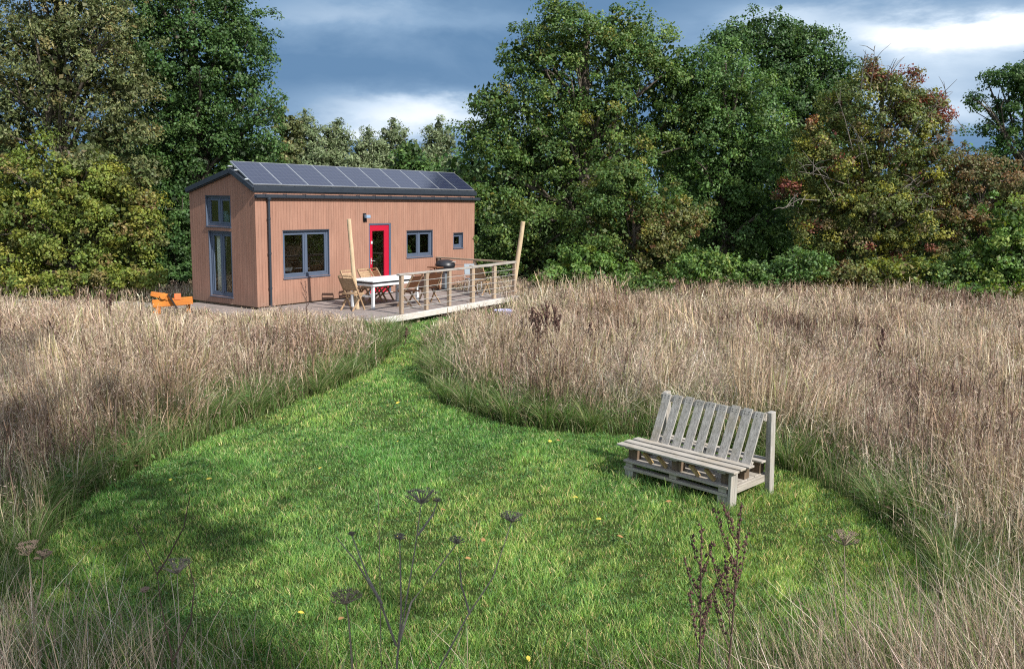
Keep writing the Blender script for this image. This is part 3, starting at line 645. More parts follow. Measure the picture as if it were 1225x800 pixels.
# right side: main oak
tree('oak_tree', 'big spreading oak beside the red door end of the cabin, with open crown', 'tree', tuple(atY(700, 320, 33)[:2]),
     lobs(33, [(690, 45, 62, 38), (655, 80, 50, 45), (740, 70, 55, 42), (640, 135, 68, 38), (720, 130, 58, 42), (785, 110, 42, 42), (600, 165, 48, 34), (665, 185, 70, 38), (760, 180, 62, 38), (600, 215, 45, 34), (800, 165, 32, 38), (680, 18, 42, 18), (745, 30, 35, 22), (775, 62, 40, 34), (808, 100, 30, 34), (828, 140, 30, 36), (720, 150, 60, 60), (640, 200, 50, 50), (622, 62, 30, 30), (588, 120, 36, 26), (565, 165, 26, 22), (700, 235, 70, 35)]), OAK, G1, r0=.42, nl=34, seed=7, dens=.85, gap=.27, clump_r=.46)
tree('hazel_tree', 'dense leafy tree standing right behind the deck corner', 'tree', tuple(atY(640, 335, 32)[:2]),
     lobs(32, [(600, 295, 42, 34), (640, 270, 46, 38), (590, 255, 34, 34), (640, 320, 50, 26), (585, 320, 30, 22), (680, 300, 42, 36)]), OAK, G1, r0=.16, nl=14, seed=8, dens=.9, gap=.2)
tree('hawthorn_tree', 'spreading berry-laden hawthorn with brownish foliage under the oak', 'tree', tuple(atY(755, 335, 30)[:2]),
     lobs(30, [(755, 235, 58, 38), (800, 265, 42, 40, 0, HAW), (715, 265, 45, 40), (765, 290, 55, 36, 0, HAW), (710, 310, 45, 28, 0, OAK), (800, 315, 40, 26), (740, 205, 30, 22)]), OAK, G1, r0=.16, nl=18, seed=9, leaf=.095, clump_r=.38, gap=.15)
tree('elder_shrub', 'fresh green low shrub sprawling under the hawthorn', 'shrub', tuple(atY(700, 345, 28.5)[:2]),
     lobs(28.5, [(695, 318, 38, 22), (735, 326, 36, 18), (662, 328, 24, 16)]), BRIGHT, G2, r0=.04, nl=6, seed=10, leaf=.11, clump_r=.32)
tree('maple_tree', 'mid green dense maple between the oak and the red-berried tree', 'tree', tuple(atY(860, 330, 33)[:2]),
     lobs(33, [(855, 95, 48, 45), (890, 130, 52, 50), (840, 165, 42, 50), (900, 200, 58, 48), (850, 235, 52, 45), (915, 260, 48, 42), (865, 285, 55, 40), (830, 120, 30, 35), (815, 75, 22, 22), (880, 180, 50, 60)]), MAPLE, G1, r0=.3, nl=20, seed=11, dens=.95, gap=.12)
tree('oak_tree', 'dark green oak showing its round top behind the maple', 'tree', tuple(atY(950, 300, 40)[:2]),
     lobs(40, [(910, 50, 52, 32), (955, 60, 45, 36), (870, 55, 36, 28), (990, 90, 36, 36), (930, 100, 60, 40), (960, 150, 60, 48), (1000, 130, 30, 30), (940, 210, 70, 55)]), DARK, G1, r0=.35, nl=20, seed=12, leaf=.12, clump_r=.5, gap=.15)
VM = dict(leaf=.085, clump_r=.32, per=80)
tree('hawthorn_tree', 'tall hawthorn tangled with red and yellow climbing vine', 'tree', tuple(atY(1040, 335, 30)[:2]),
     lobs(30, [(1045, 100, 32, 22, 0, VINE), (1050, 92, 20, 12, 0, RUST), (1085, 125, 22, 12, 0, RUST), (1075, 115, 30, 22, 0, VINE), (1020, 130, 40, 32, 0, VINE), (1105, 135, 28, 24, 0, VINE), (1118, 130, 20, 22, 0, RUST), (1060, 160, 55, 40, 0, VINE), (1120, 165, 26, 30, 0, BROWN), (985, 165, 32, 24, 0, VINE), (970, 150, 14, 10, 0, RED), (1120, 235, 16, 22, 0, RED), (975, 195, 32, 40, 0, VINE), (1015, 215, 50, 40, 0, VINE), (1030, 235, 24, 22, 0, GOLD), (1090, 215, 50, 44, 0, VINE), (1050, 255, 60, 44, 0, VINE), (985, 260, 40, 40, 0, VINE), (1020, 300, 60, 36, 0, VINE), (1100, 285, 50, 44, 0, VINE), (1045, 82, 10, 16, 0, BROWN), (940, 225, 16, 12, 0, RED), (1090, 90, 12, 10, 0, RED)]), HAW, G1, r0=.2, nl=30, seed=13, dens=1.0, gap=.22, pure=.85, **VM)
tree('thorn_tree', 'rusty brown thicket tree beside the red-vined hawthorn', 'tree', tuple(atY(1165, 330, 30)[:2]),
     lobs(30, [(1150, 205, 36, 28, 0, BROWN), (1190, 215, 36, 26, 0, BROWN), (1150, 255, 40, 36, 0, BROWN), (1200, 260, 40, 34, 0, HAW), (1165, 305, 42, 32, 0, OAK), (1235, 240, 34, 34)]), BROWN, G1, r0=.14, nl=24, seed=14, dens=1.0, gap=.22, **VM)
tree('oak_tree', 'open crowned dark tree at the far right edge against the sky', 'tree', tuple(atY(1235, 300, 36)[:2]),
     lobs(36, [(1205, 95, 26, 16), (1235, 80, 30, 20), (1180, 120, 18, 12), (1215, 130, 36, 14), (1190, 160, 30, 12), (1235, 160, 40, 18), (1160, 160, 14, 8), (1270, 110, 36, 50), (1225, 105, 34, 22), (1210, 180, 30, 16), (1195, 100, 20, 14)]), DARK, G1, r0=.28, nl=30, seed=15, dens=1.25, gap=.3, leaf=.11, clump_r=.36, fill=False, per=80)
tree('hazel_bush', 'bright green upright bush at the right end of the wood', 'shrub', tuple(atY(1205, 345, 27)[:2]),
     lobs(27, [(1205, 265, 26, 40), (1225, 300, 30, 42), (1185, 310, 28, 34), (1255, 290, 30, 60)]), BRIGHT, G2, r0=.07, nl=8, seed=16, leaf=.10, clump_r=.32, gap=.2)
LOW = [(845, 318, 44, 22, BRIGHT, 'bright green rounded bush in front of the maple'), (905, 325, 34, 18, MAPLE, 'small deep green bush beside the bright rounded one'), (960, 318, 40, 24, MAPLE, 'mid green bush at the foot of the red-vined hawthorn'), (1015, 330, 40, 17, HAW, 'dull olive bush below the hawthorn, grass reaching its foot'), (1075, 325, 42, 20, YELG, 'yellow-green bush right of the olive one'), (1130, 325, 40, 22, OAK, 'dark bush under the rusty thicket'), (1165, 348, 30, 12, BRIGHT, 'low green clump at the meadow corner'), (780, 338, 36, 12, OAK, 'low dark bramble beneath the berry hawthorn'), (1205, 352, 40, 12, YELG, 'low yellowish scrub at the right meadow corner')]
for i, (px, py, w, h, pl, lab) in enumerate(LOW):
    Y = 27.5 if i < 6 else 26
    tree('bush', lab, 'shrub', tuple(atY(px, py + h, Y)[:2]), lobs(Y, [(px, py, w * .7, h), (px - w * .5, py + 4, w * .5, h * .8), (px + w * .5, py + 5, w * .5, h * .8)]), pl, G2, r0=.04, nl=5, seed=40 + i, leaf=.10, clump_r=.30, per=56)
# wood behind: closes the view between the trunks
def woodland():
    lobes = []
    r = random.Random(5)
    for i in range(34):
        x = -34 + i * 2.15 + r.uniform(-.6, .6); y = 42 + r.uniform(-1.5, 2.5)
        if -12 < x < -3.2: lobes.append((x, y + 14, 2.0, 2.4, 1.6, 2.2)); continue
        lobes.append((x, y, r.uniform(1.8, 2.4), 1.9, 1.6, 2.6)); lobes.append((x + r.uniform(-.6, .6), y + 1, r.uniform(4.2, 5.0), 1.7, 1.4, 1.7))
    V, C, _ = crown_arrays(lobes, DARK, leaf=.22, clump_r=.6, per=30, dens=.7, seed=77)
    o = np_mesh('distant_woodland', V, 4, MT['leaf'], C); tag(o, 'dark depth of the wood behind the first row of trees', 'woodland', kind='stuff')
woodland()
# bare dead branches in the vine-hung hawthorn
def dead_branches():
    rnd = random.Random(9); root = TREES[-1]
    for t in TREES:
        if t['label'].startswith('tall hawthorn tangled'): root = t
    mb = MB(); bx, by = root.location.x, root.location.y
    spots = [((1060, 240), (1100, 215)), ((1075, 250), (1120, 235)), ((1000, 240), (960, 180)), ((1010, 220), (955, 205)), ((1020, 180), (1000, 110)), ((1085, 170), (1140, 110)), ((1100, 180), (1160, 150)), ((1040, 110), (1046, 55)), ((1030, 110), (1036, 60)), ((1060, 110), (1070, 70)), ((1110, 140), (1145, 95)), ((980, 240), (935, 250)), ((1090, 260), (1130, 250)), ((1040, 200), (1020, 150)), ((1060, 190), (1100, 150))]
    for (a, b) in spots:
        A = Vector(atY(a[0], a[1], 29.3)) - Vector((bx, by, 0)); B = Vector(atY(b[0], b[1], 28.8)) - Vector((bx, by, 0))
        m = A.lerp(B, .5) + Vector((rnd.uniform(-.1, .1), 0, rnd.uniform(.05, .2)))
        mb.tube([A, m, B], [.020, .012, .005], 5, cap=False)
        for j in range(5):
            s = A.lerp(B, rnd.uniform(.3, .95)); e = s + Vector((rnd.uniform(-.5, .5), rnd.uniform(-.3, .3), rnd.uniform(-.25, .55)))
            mb.tube([s, s.lerp(e, .5) + Vector((0, 0, .05)), e], [.014, .010, .004], 4, cap=False)
    mb.build('dead_branches', MT['dead_wood'], root)
dead_branches()
# tree behind the photographer whose shade falls over the near left of the lawn and meadow
def shade_tree():
    r = random.Random(3); lobes = []
    for gx, gy, rr in ((-3.6, 6.6, 1.0), (-2.6, 7.0, .8), (-4.4, 8.2, 1.1), (-3.2, 8.4, .8), (-5.8, 9.8, 1.4), (-7.6, 11.2, 1.6), (-5.0, 7.0, 1.3), (-8.2, 13.2, 1.2), (-5.8, 12.2, .8), (-1.9, 6.2, .6), (-2.4, 5.4, .9), (-10, 14.5, 1.8), (-3.0, 4.6, .9), (-4.4, 4.5, .9), (-1.9, 4.4, .7), (-5.4, 6.2, 1.0), (-5.6, 8.2, 1.1), (-4.2, 6.6, .8), (-8.6, 10.2, 1.3), (-7.2, 9.4, 1.0), (-1.2, 6.8, .4), (-2.4, 8.2, .7), (-3.0, 5.6, 1.0), (-1.5, 5.2, .7), (-4.2, 5.6, 1.1), (-3.2, 9.6, .7), (-4.6, 9.4, 1.0), (-6.6, 8.6, 1.3), (-6.5, 10.8, 1.2), (-9.4, 12.2, 1.5)):
        h = 12.5 + r.uniform(-1.2, 1.2); t = h / SUND.z
        lobes.append((gx + SUND.x * t, gy + SUND.y * t, h, rr, rr, rr * .55))
    cx = sum(l[0] for l in lobes) / len(lobes) + 3; cy = sum(l[1] for l in lobes) / len(lobes) - 3.5
    tree('oak_tree', 'tall tree behind the viewpoint that shades the near lawn', 'tree', (cx, cy), lobes, OAK, G1, r0=.3, nl=13, seed=60, leaf=.15, clump_r=.42, per=38, dens=.52, gap=.2, fill=False, top=12)
shade_tree()

# ------------------------------------------------------------------ the cabin
W_, L_ = 2.67, 9.36
house = empty('tiny_house', (HX, HY, HZ), TH, 'red-brown timber clad cabin with solar roof and red door', 'cabin')
TK = .12
def zr(v): return 2.965 + (3.41 - 2.965) * v / .84 if v < .84 else 3.41 + (2.90 - 3.41) * (v - .84) / (W_ - .84)
def wall_cells(openings, a0, a1, z0, ztop, put):
    br = sorted(set([a0, a1] + [o[0] for o in openings] + [o[1] for o in openings]))
    for p, q in zip(br, br[1:]):
        ops = sorted([(o[2], o[3]) for o in openings if o[0] <= p + 1e-6 and o[1] >= q - 1e-6]); z = z0
        for (b, t) in ops:
            if b > z + 1e-6: put(p, q, z, b)
            z = t
        put(p, q, z, None)
FRONT = [(.89, 2.57, .69, 1.95), (4.17, 5.14, 0.0, 2.10), (5.85, 7.12, 1.02, 1.84), (8.20, 8.73, 1.23, 1.72)]
mb = MB()
wall_cells(FRONT, 0, L_, 0, 2.93, lambda p, q, a, b: mb.box(p, q, 0, TK, a, 2.962 if b is None else b))
mb.build('wall', MT['clad'], house)
GAB = [(.96, 1.98, 2.04, 2.83), (.96, 1.90, .18, 1.90)]
mb = MB()
def putg(p, q, a, b, x0=0, x1=TK):
    if b is not None: mb.box(x0, x1, p, q, a, b); return
    za, zb = zr(p) - .003, zr(q) - .003
    vs_ = [(x0, p, a), (x1, p, a), (x1, q, a), (x0, q, a), (x0, p, za), (x1, p, za), (x1, q, zb), (x0, q, zb)]
    mb.add(vs_, [(3, 2, 1, 0), (4, 5, 6, 7), (0, 1, 5, 4), (1, 2, 6, 5), (2, 3, 7, 6), (3, 0, 4, 7)])
wall_cells(GAB + [(.84, .84, 0, 0)], TK, W_, 0, 0, putg); mb.build('wall', MT['clad'], house)
mb = MB(); [putg(p, q, 0, None, L_ - TK, L_) for p, q in ((TK, .84), (.84, W_))]; mb.build('wall', MT['clad'], house)
mb = MB().box(TK, L_ - TK, W_ - TK, W_ - .002, 0, 2.89); mb.build('wall', MT['clad'], house)
mb = MB().box(TK + .002, L_ - TK - .002, TK + .002, W_ - TK - .002, -.08, -.002).box(3.3, 3.36, TK + .01, W_ - TK - .01, 0, 2.6).box(TK + .01, 3.29, 1.2, W_ - TK - .01, 1.94, 2.0).box(5.5, 5.55, TK + .01, W_ - TK - .01, 0, 2.7)
mb.build('floor_and_partition', MT['interior'], house)
mb = MB()      # lining set a little inside the walls
mb.box(TK + .01, L_ - TK - .01, W_ - TK - .03, W_ - TK - .012, 0, 2.85); mb.build('inner_lining', MT['interior'], house)
# roof
def roof():
    o_, t_ = .07, .14
    prof = [(-.03, zr(0) - .012), (.84, 3.412), (W_ + .03, zr(W_ + .03)), (W_ + .03, zr(W_ + .03) + t_), (.84, 3.41 + t_ * 1.08), (-.03, zr(0) - .012 + t_)]
    vs_ = [(x, v, z) for x in (-o_, L_ + o_) for v, z in prof]; n = 6
    mb = MB().add(vs_, [(0, 1, 4, 5), (1, 2, 3, 4), (n, n + 5, n + 4, n + 1), (n + 1, n + 4, n + 3, n + 2)] + [(i, (i + 1) % n + 0, (i + 1) % n + n, i + n)[::-1] for i in range(n)])
    r = mb.build('roof', MT['slate'], house)
    mb = MB()                                                    # standing seams
    for k in range(22):
        x = k * L_ / 21
        mb.bar((x, -.02, zr(0) + .135), (x, .82, 3.41 + .165), .02, .03); mb.bar((x, .86, 3.41 + .165), (x, W_ + .06, zr(W_) + .15), .02, .03)
    mb.build('roof_seam', MT['slate'], r)
    mb = MB(); mb.bar((-.088, -.04, zr(0) + .055), (-.088, .845, 3.41 + .085), .03, .12); mb.bar((-.088, .845, 3.41 + .085), (-.088, W_ + .04, zr(W_) + .075), .03, .12)
    mb.build('bargeboard', MT['slate'], r, bevel=.006)
    mb = MB(); mb.box(-.06, L_ + .06, -.052, -.032, zr(0) + .015, zr(0) + .105); mb.build('fascia_board', MT['slate'], r)
    mb = MB(); mb.tube([(-.04, .95, 3.6), (-.04, .80, 3.6)], .02); mb.tube([(-.12, .62, 3.50), (.1, .62, 3.50)], .022); mb.tube([(-.12, .22, 3.27), (.1, .22, 3.27)], .022); mb.tube([(-.12, .86, 3.60), (.1, .86, 3.60)], .022)
    for v, z in ((.15, 3.20), (.75, 3.58)): mb.bar((0, v, z), (9.34, v, z), .035, .03)
    mb.build('mounting_rail', MT['silver'], r)
roof()
def gutter():
    mb = MB(); pts = [(-.10, 2.90), (-.10, 2.82), (-.075, 2.795), (-.035, 2.795), (-.012, 2.82), (-.012, 2.90)]
    prof = [Vector((0, v - .012, z)) for v, z in pts]; n = len(pts)
    outer = pts; inner = [(-.088, 2.90), (-.088, 2.825), (-.07, 2.807), (-.04, 2.807), (-.024, 2.825), (-.024, 2.90)]
    ring = outer + inner[::-1]; vs_ = [(x, v - .012, z) for x in (-.03, L_ + .18) for v, z in ring]; m = len(ring)
    mb.add(vs_, [tuple(range(m)), tuple(range(2 * m - 1, m - 1, -1))] + [(i, i + m, (i + 1) % m + m, (i + 1) % m) for i in range(m)])
    g = mb.build('gutter', MT['slate'], house)
    pr = MB().box(0, .03, -.118, -.002, 2.903, 2.915).box(0, .03, -.125, -.113, 2.85, 2.915).build('gutter_bracket', MT['slate'], g); pr.location.x = .25
    for k in range(1, 14):
        c = pr.copy(); COL.objects.link(c); c.parent = g; c.location.x = .25 + k * .68
    mb = MB(); x = .40
    mb.tube([(x, -.06, 2.80), (x, -.06, 2.70), (x, -.055, .02), (x, -.055, -.25)], .036, 12)
    for z in (.45, 1.35, 2.25): mb.tube([(x, -.055, z), (x, -.055, z + .05)], .046, 12)
    mb.lathe([(.038, 0), (.065, .06), (.065, .1)], 12, (x, -.06, 2.72)); mb.build('downpipe', MT['slate'], house, smooth=False)
gutter()
def window(w, h, loc, rz, splits=(.5,), sill=True):
    """frame is the part; sash and pane its sub-parts.  local: x right, -y outward"""
    mb = MB(); f = .062; y0, y1 = .045, .115
    mb.box(0, w, y0, y1, 0, f).box(0, w, y0, y1, h - f, h).box(0, f, y0, y1, f, h - f).box(w - f, w, y0, y1, f, h - f)
    cuts = [0] + [s * w for s in splits] + [w]
    for s in cuts[1:-1]: mb.box(s - .025, s + .025, y0, y1, f, h - f)
    o = mb.build('window', MT['frame'], house, bevel=.004); o.location = loc; o.rotation_euler = (0, 0, rz)
    for i, (a, b) in enumerate(zip(cuts, cuts[1:])):
        a2 = a + (f if i == 0 else .025) + .004; b2 = b - (f if i == len(cuts) - 2 else .025) - .004; s = .052; z0, z1 = f + .004, h - f - .004
        m = MB().box(a2, b2, .055, .10, z0, z0 + s).box(a2, b2, .055, .10, z1 - s, z1).box(a2, a2 + s, .055, .10, z0 + s, z1 - s).box(b2 - s, b2, .055, .10, z0 + s, z1 - s)
        m.build('sash', MT['frame'], o, bevel=.003)
        MB().box(a2 + s - .002, b2 - s + .002, .075, .081, z0 + s - .002, z1 - s + .002).build('pane', MT['glass'], o)
    MB().box(0, .012, -.014, .044, .002, h).box(w - .012, w, -.014, .044, .002, h).box(.012, w - .012, -.014, .044, h - .012, h).build('reveal_lining', MT['frame'], o)
    if sill: MB().box(-.012, w + .012, -.035, .115, -.028, -.001).build('sill', MT['frame'], o)
    MB().box(-.006, w + .006, -.018, -.012, h - .004, h + .018).build('drip_cap', MT['slate'], o)
    return o
window(1.68, 1.26, (.89, .01, .69), 0); window(1.27, .82, (5.85, .01, 1.02), 0); window(.53, .49, (8.20, .01, 1.23), 0, splits=())
window(1.02, .79, (.01, 1.98, 2.04), -PI / 2, (.5,)); window(.94, 1.72, (.01, 1.90, .18), -PI / 2, (.5,))
def door():
    w, h = .97, 2.10
    mb = MB().box(0, .05, .0, .1, 0, h).box(w - .07, w, .0, .1, 0, h).box(.05, w - .07, .0, .1, h - .05, h)
    o = mb.build('door', MT['frame'], house, bevel=.004); o.location = (4.17, .006, 0)
    a, b = .056, w - .076; z0, z1 = .02, h - .056
    gx0, gx1, gz0, gz1 = a + .12, b - .20, .52, z1 - .17
    m = MB().box(a, gx0, .02, .075, z0, z1).box(gx1, b, .02, .075, z0, z1).box(gx0, gx1, .02, .075, z0, gz0).box(gx0, gx1, .02, .075, gz1, z1)
    m.box(gx0, gx1, .012, .02, gz0 - .22, gz0 - .20)
    m.build('door_leaf', MT['red'], o, bevel=.004)
    MB().box(gx0 - .002, gx1 + .002, .045, .052, gz0 - .002, gz1 + .002).build('pane', MT['glass'], o)
    m = MB().box(a + .035, a + .07, .006, .02, .90, 1.08).tube([(a + .052, -.04, 1.0), (a + .052, .01, 1.0)], .009).tube([(a + .052, -.04, 1.0), (a + .16, -.045, .995)], .009)
    m.build('handle', MT['silver'], o)
    MB().box(a + .05, a + .11, .008, .02, 1.50, 1.575).build('door_knocker', MT['white'], o)
    MB().box(-.02, w + .02, -.06, .10, -.004, .018).build('threshold', MT['silver'], o)
door()
def lamp():
    mb = MB().box(-.06, .06, -.03, -.001, -.12, .12).box(-.02, .02, -.10, -.03, -.02, .05)
    o = mb.build('wall_lamp', MT['charcoal'], house, bevel=.004); o.location = (3.98, 0, 2.28)
    MB().box(-.07, .10, -.17, -.07, -.02, .07).build('lamp_glass', MT['lampglass'], o, bevel=.01)
lamp()
# plinth of grey boards under the cladding
mb = MB().box(.03, L_ - .03, .03, W_ - .03, -.336, -.085); mb.build('plinth', MT['grey_wood'], house)
# solar panels
def panels():
    lo = Vector((0, .01, 3.13)); hi = Vector((0, .90, 3.71)); ln = (hi - lo).length; ang = math.atan2(hi.z - lo.z, hi.y - lo.y)
    pw = 9.37 / 10
    proto = None
    for k in range(10):
        if proto is None:
            m = MB().box(.0135, pw - .0215, .0135, ln - .0135, .006, .030); o = m.build('solar_panel', MT['pv'], house)
            x1 = pw - .008
            m = MB().box(0, x1, 0, .013, 0, .034).box(0, x1, ln - .013, ln, 0, .034).box(0, .013, .013, ln - .013, 0, .034).box(x1 - .013, x1, .013, ln - .013, 0, .034)
            m.build('panel_frame', MT['panel_edge'], o); proto = o
        else: o = copy_tree(proto, house)
        o.location = (-.03 + k * pw, lo.y, lo.z); o.rotation_euler = (ang, 0, 0)
panels()
# things inside, seen through the panes
def in_house(p): q = wd(p[0], p[1]); return (q[0], q[1], HZ + p[2])
def curtain():
    mb = MB(); n = 40; vs_ = []; fs = []
    for i in range(n + 1):
        y = 1.78 - i * .42 / n; x = .165 + .02 * math.sin(i * 1.35)
        for z, k in ((.22, .72), (1.0, .8), (1.86, 1.0)): vs_.append((x, 1.80 - (1.80 - y) * k, z))
    for i in range(n):
        for j in range(2): fs.append((i * 3 + j, (i + 1) * 3 + j, (i + 1) * 3 + j + 1, i * 3 + j + 1))
    mb.add(vs_, fs); o = mb.build('curtain', MT['curtain'], None, smooth=True); o.location = (HX, HY, HZ); o.rotation_euler = (0, 0, TH)
    s = o.modifiers.new('solid', 'SOLIDIFY'); s.thickness = .004
    tag(o, 'white curtain hanging behind the tall gable window', 'curtain')
curtain()
def pot(name, loc, prof, m, label, cat, parts=None):
    mb = MB().lathe(prof, 16); e_ = mb.build(name, m, None, smooth=True); e_.location = loc; tag(e_, label, cat); return e_
pot('vase', in_house((.30, 1.55, 2.10)), [(0, 0), (.09, 0), (.13, .12), (.12, .22), (.06, .30), (.065, .34), (.0, .34)], MT['blue_pot'], 'blue glazed vase inside the upper gable window, in its wider pane', 'vase')
pot('jug', in_house((.30, 1.20, 2.10)), [(0, 0), (.10, 0), (.11, .15), (.09, .25), (.10, .30), (0, .30)], MT['blue_pot'], 'pale blue jug inside the upper gable window, nearer the roof ridge', 'jug')
def plant_pot():
    root = empty('potted_plant', in_house((6.2, .22, 1.02)), 0, 'small potted plant on the sill behind the second window', 'houseplant')
    MB().lathe([(0, 0), (.05, 0), (.065, .11), (.055, .11), (.05, .09), (0, .09)], 14).build('pot', MT['white'], root)
    V, C, _ = crown_arrays([(0, 0, .22, .09, .07, .12)], BRIGHT, leaf=.05, clump_r=.05, per=18, seed=5, fill=False); np_mesh('foliage', V, 4, MT['leaf'], C, None, root)
plant_pot()

# ------------------------------------------------------------------ the deck
deck = empty('wooden_deck', (HX, HY, 0), TH, 'raised timber deck with wire railing in front of the cabin', 'deck')
DZ = .30
A = (.45, -3.62); B = (7.38, -3.14)
def fr(u): return A[1] + (B[1] - A[1]) * (u - A[0]) / (B[0] - A[0])
def deck_build():
    P = [A, B, (7.42, -.003), (.02, -.003), (.02, -.9)]
    mb = MB(); n = len(P); vs_ = [(x, y, z) for z in (DZ - .03, DZ) for x, y in P]
    mb.add(vs_, [tuple(range(n))[::-1], tuple(range(n, 2 * n))] + [(i, (i + 1) % n, (i + 1) % n + n, i + n) for i in range(n)])
    mb.build('deck_boards', MT['deck'], deck)
    # walkway past the gable
    mb = MB().box(-1.05, -.004, -.9, 2.5, DZ - .06, DZ - .03); mb.build('walkway_boards', MT['deck'], deck)
    mb = MB().box(-1.09, -1.052, -.9, 2.5, .02, DZ - .028).box(-1.09, 0.0, -.94, -.902, .02, DZ - .028); mb.build('walkway_edge', MT['grey_wood_y'], deck)
    mb = MB().bar((A[0] - .05, A[1] - .025, DZ - .075), (B[0] + .05, B[1] - .025, DZ - .085), .045, .155); mb.build('fascia', MT['fascia'], deck, bevel=.006)
    mb = MB().bar((B[0] + .03, B[1], DZ - .085), (7.45, -.02, DZ - .085), .04, .15); mb.build('fascia', MT['fascia'], deck, bevel=.006)
    mb = MB().bar((A[0] - .02, A[1], DZ - .085), (.0, -.95, DZ - .085), .04, .15); mb.build('fascia', MT['fascia'], deck, bevel=.006)
    mb = MB()
    for k in range(12): x = .7 + k * .58; mb.box(x, x + .045, fr(x) + .06, -.05, DZ - .17, DZ - .032)
    mb.build('joist', MT['rail_wood'], deck)
    for u in (.8, 2.4, 4.0, 5.6, 7.2):
        for v in (fr(u) + .12, -1.7): MB().box(u - .05, u + .05, v - .05, v + .05, -.05, DZ - .173).build('support_post', MT['rail_post'], deck)
    # railing
    zt = 1.27
    us = [1.66, 2.72, 3.78, 4.92, 6.1, 7.30]
    for k, u in enumerate(us):
        v = fr(u) + .06; lean = .0
        MB().box(u - .05, u + .05, v - .045, v + .045, DZ + .001, zt).build('railing_post', MT['rail_post'], deck, bevel=.006)
        if k in (3, 4): MB().box(u + .055, u + .09, v - .03, v + .02, DZ - .12, zt - .02).build('railing_brace', MT['post_wood'], deck)
    for v in (-.12, -1.55): MB().box(7.28, 7.37, v - .045, v + .045, DZ + .001, zt).build('railing_post', MT['rail_post'], deck, bevel=.006)
    MB().box(6.75, 6.83, -1.0, -.92, DZ + .001, zt - .35).build('railing_post', MT['rail_post'], deck, bevel=.006)
    MB().bar((1.52, fr(1.52) + .06, zt + .03), (4.86, fr(4.86) + .06, zt + .02), .11, .05).build('handrail', MT['rail_wood'], deck, bevel=.006)
    MB().bar((4.87, fr(4.87) + .06, zt + .025), (7.42, fr(7.42) + .06, zt + .045), .11, .065).build('handrail', MT['rail_wood'], deck, bevel=.006)
    MB().bar((7.325, B[1] + .12, zt + .03), (7.325, -.01, zt + .03), .10, .05).build('handrail', MT['rail_post'], deck, bevel=.006)
    for k in range(5):
        z = DZ + .14 + k * .165; mb = MB()
        mb.tube([(1.66, fr(1.66) + .01, z), (7.3, fr(7.3) + .01, z)], .007, 5); mb.build('railing_wire', MT['steel'], deck)
        MB().tube([(7.37, B[1] + .05, z), (7.37, -.1, z)], .006, 5).build('railing_wire', MT['steel'], deck)
deck_build()
def post(p0, p1, r, label):
    mb = MB(); p0 = Vector(p0); p1 = Vector(p1); rr = random.Random(int(p0.x * 100)); pts = []; rs = []
    for k in range(9):
        pts.append(p0.lerp(p1, k / 8) + Vector((rr.uniform(-.006, .006), rr.uniform(-.006, .006), 0))); rs.append(r * (1.06 - .12 * k / 8) * rr.uniform(.97, 1.03))
    o = mb.tube(pts, rs, 12).build('timber_post', MT['post_wood'], None, smooth=False, bevel=.004); tag(o, label, 'post', 'tall posts at the corners of the deck')
q = wd(1.68, -1.92); z_ = atY(417, 262, q[1]); post((q[0] + .03, q[1], -.1), (z_[0], q[1], z_[2]), .058, 'upright pale post rising beside the white table')
q = wd(7.50, -3.28); t_ = atY(626, 265, q[1]); b_ = atY(612.5, 355, q[1]); sl_ = (t_[0] - b_[0]) / (t_[2] - b_[2])
post((b_[0] - sl_ * (b_[2] + .1), q[1], -.1), (t_[0], q[1], t_[2]), .07, 'leaning pale post at the outer corner of the deck railing')

# ------------------------------------------------------------------ deck furniture
def loc_uv(u, v, z): q = wd(u, v); return (q[0], q[1], z)
def table():
    root = empty('garden_table', loc_uv(2.83, -1.87, DZ), TH, 'long white painted garden table on the deck by the red door', 'table')
    hl, hw, h = .98, .46, .74
    mb = MB()
    for k in range(6): y0 = -hw + k * 2 * hw / 6; mb.box(-hl, hl, y0 + .004, y0 + 2 * hw / 6 - .004, h - .035, h)
    mb.build('tabletop', MT['white'], root, bevel=.004)
    mb = MB().box(-hl + .08, hl - .08, -hw + .05, hw - .05, h - .09, h - .037); mb.build('apron', MT['charcoal'], root)
    mb = MB().box(-hl + .04, hl - .04, -hw + .02, -hw + .05, h - .15, h - .09).box(-hl + .04, hl - .04, hw - .05, hw - .02, h - .15, h - .09).box(-hl + .04, -hl + .07, -hw + .05, hw - .05, h - .15, h - .09).box(hl - .07, hl - .04, -hw + .05, hw - .05, h - .15, h - .09)
    mb.build('frame', MT['white'], root, bevel=.003)
    for x in (-hl + .09, hl - .09):
        for y in (-hw + .09, hw - .09): MB().box(x - .035, x + .035, y - .035, y + .035, .001, h - .151).build('leg', MT['white'], root, bevel=.004)
        MB().box(x - .02, x + .02, -hw + .13, hw - .13, .30, .35).build('stretcher', MT['white'], root)
table()
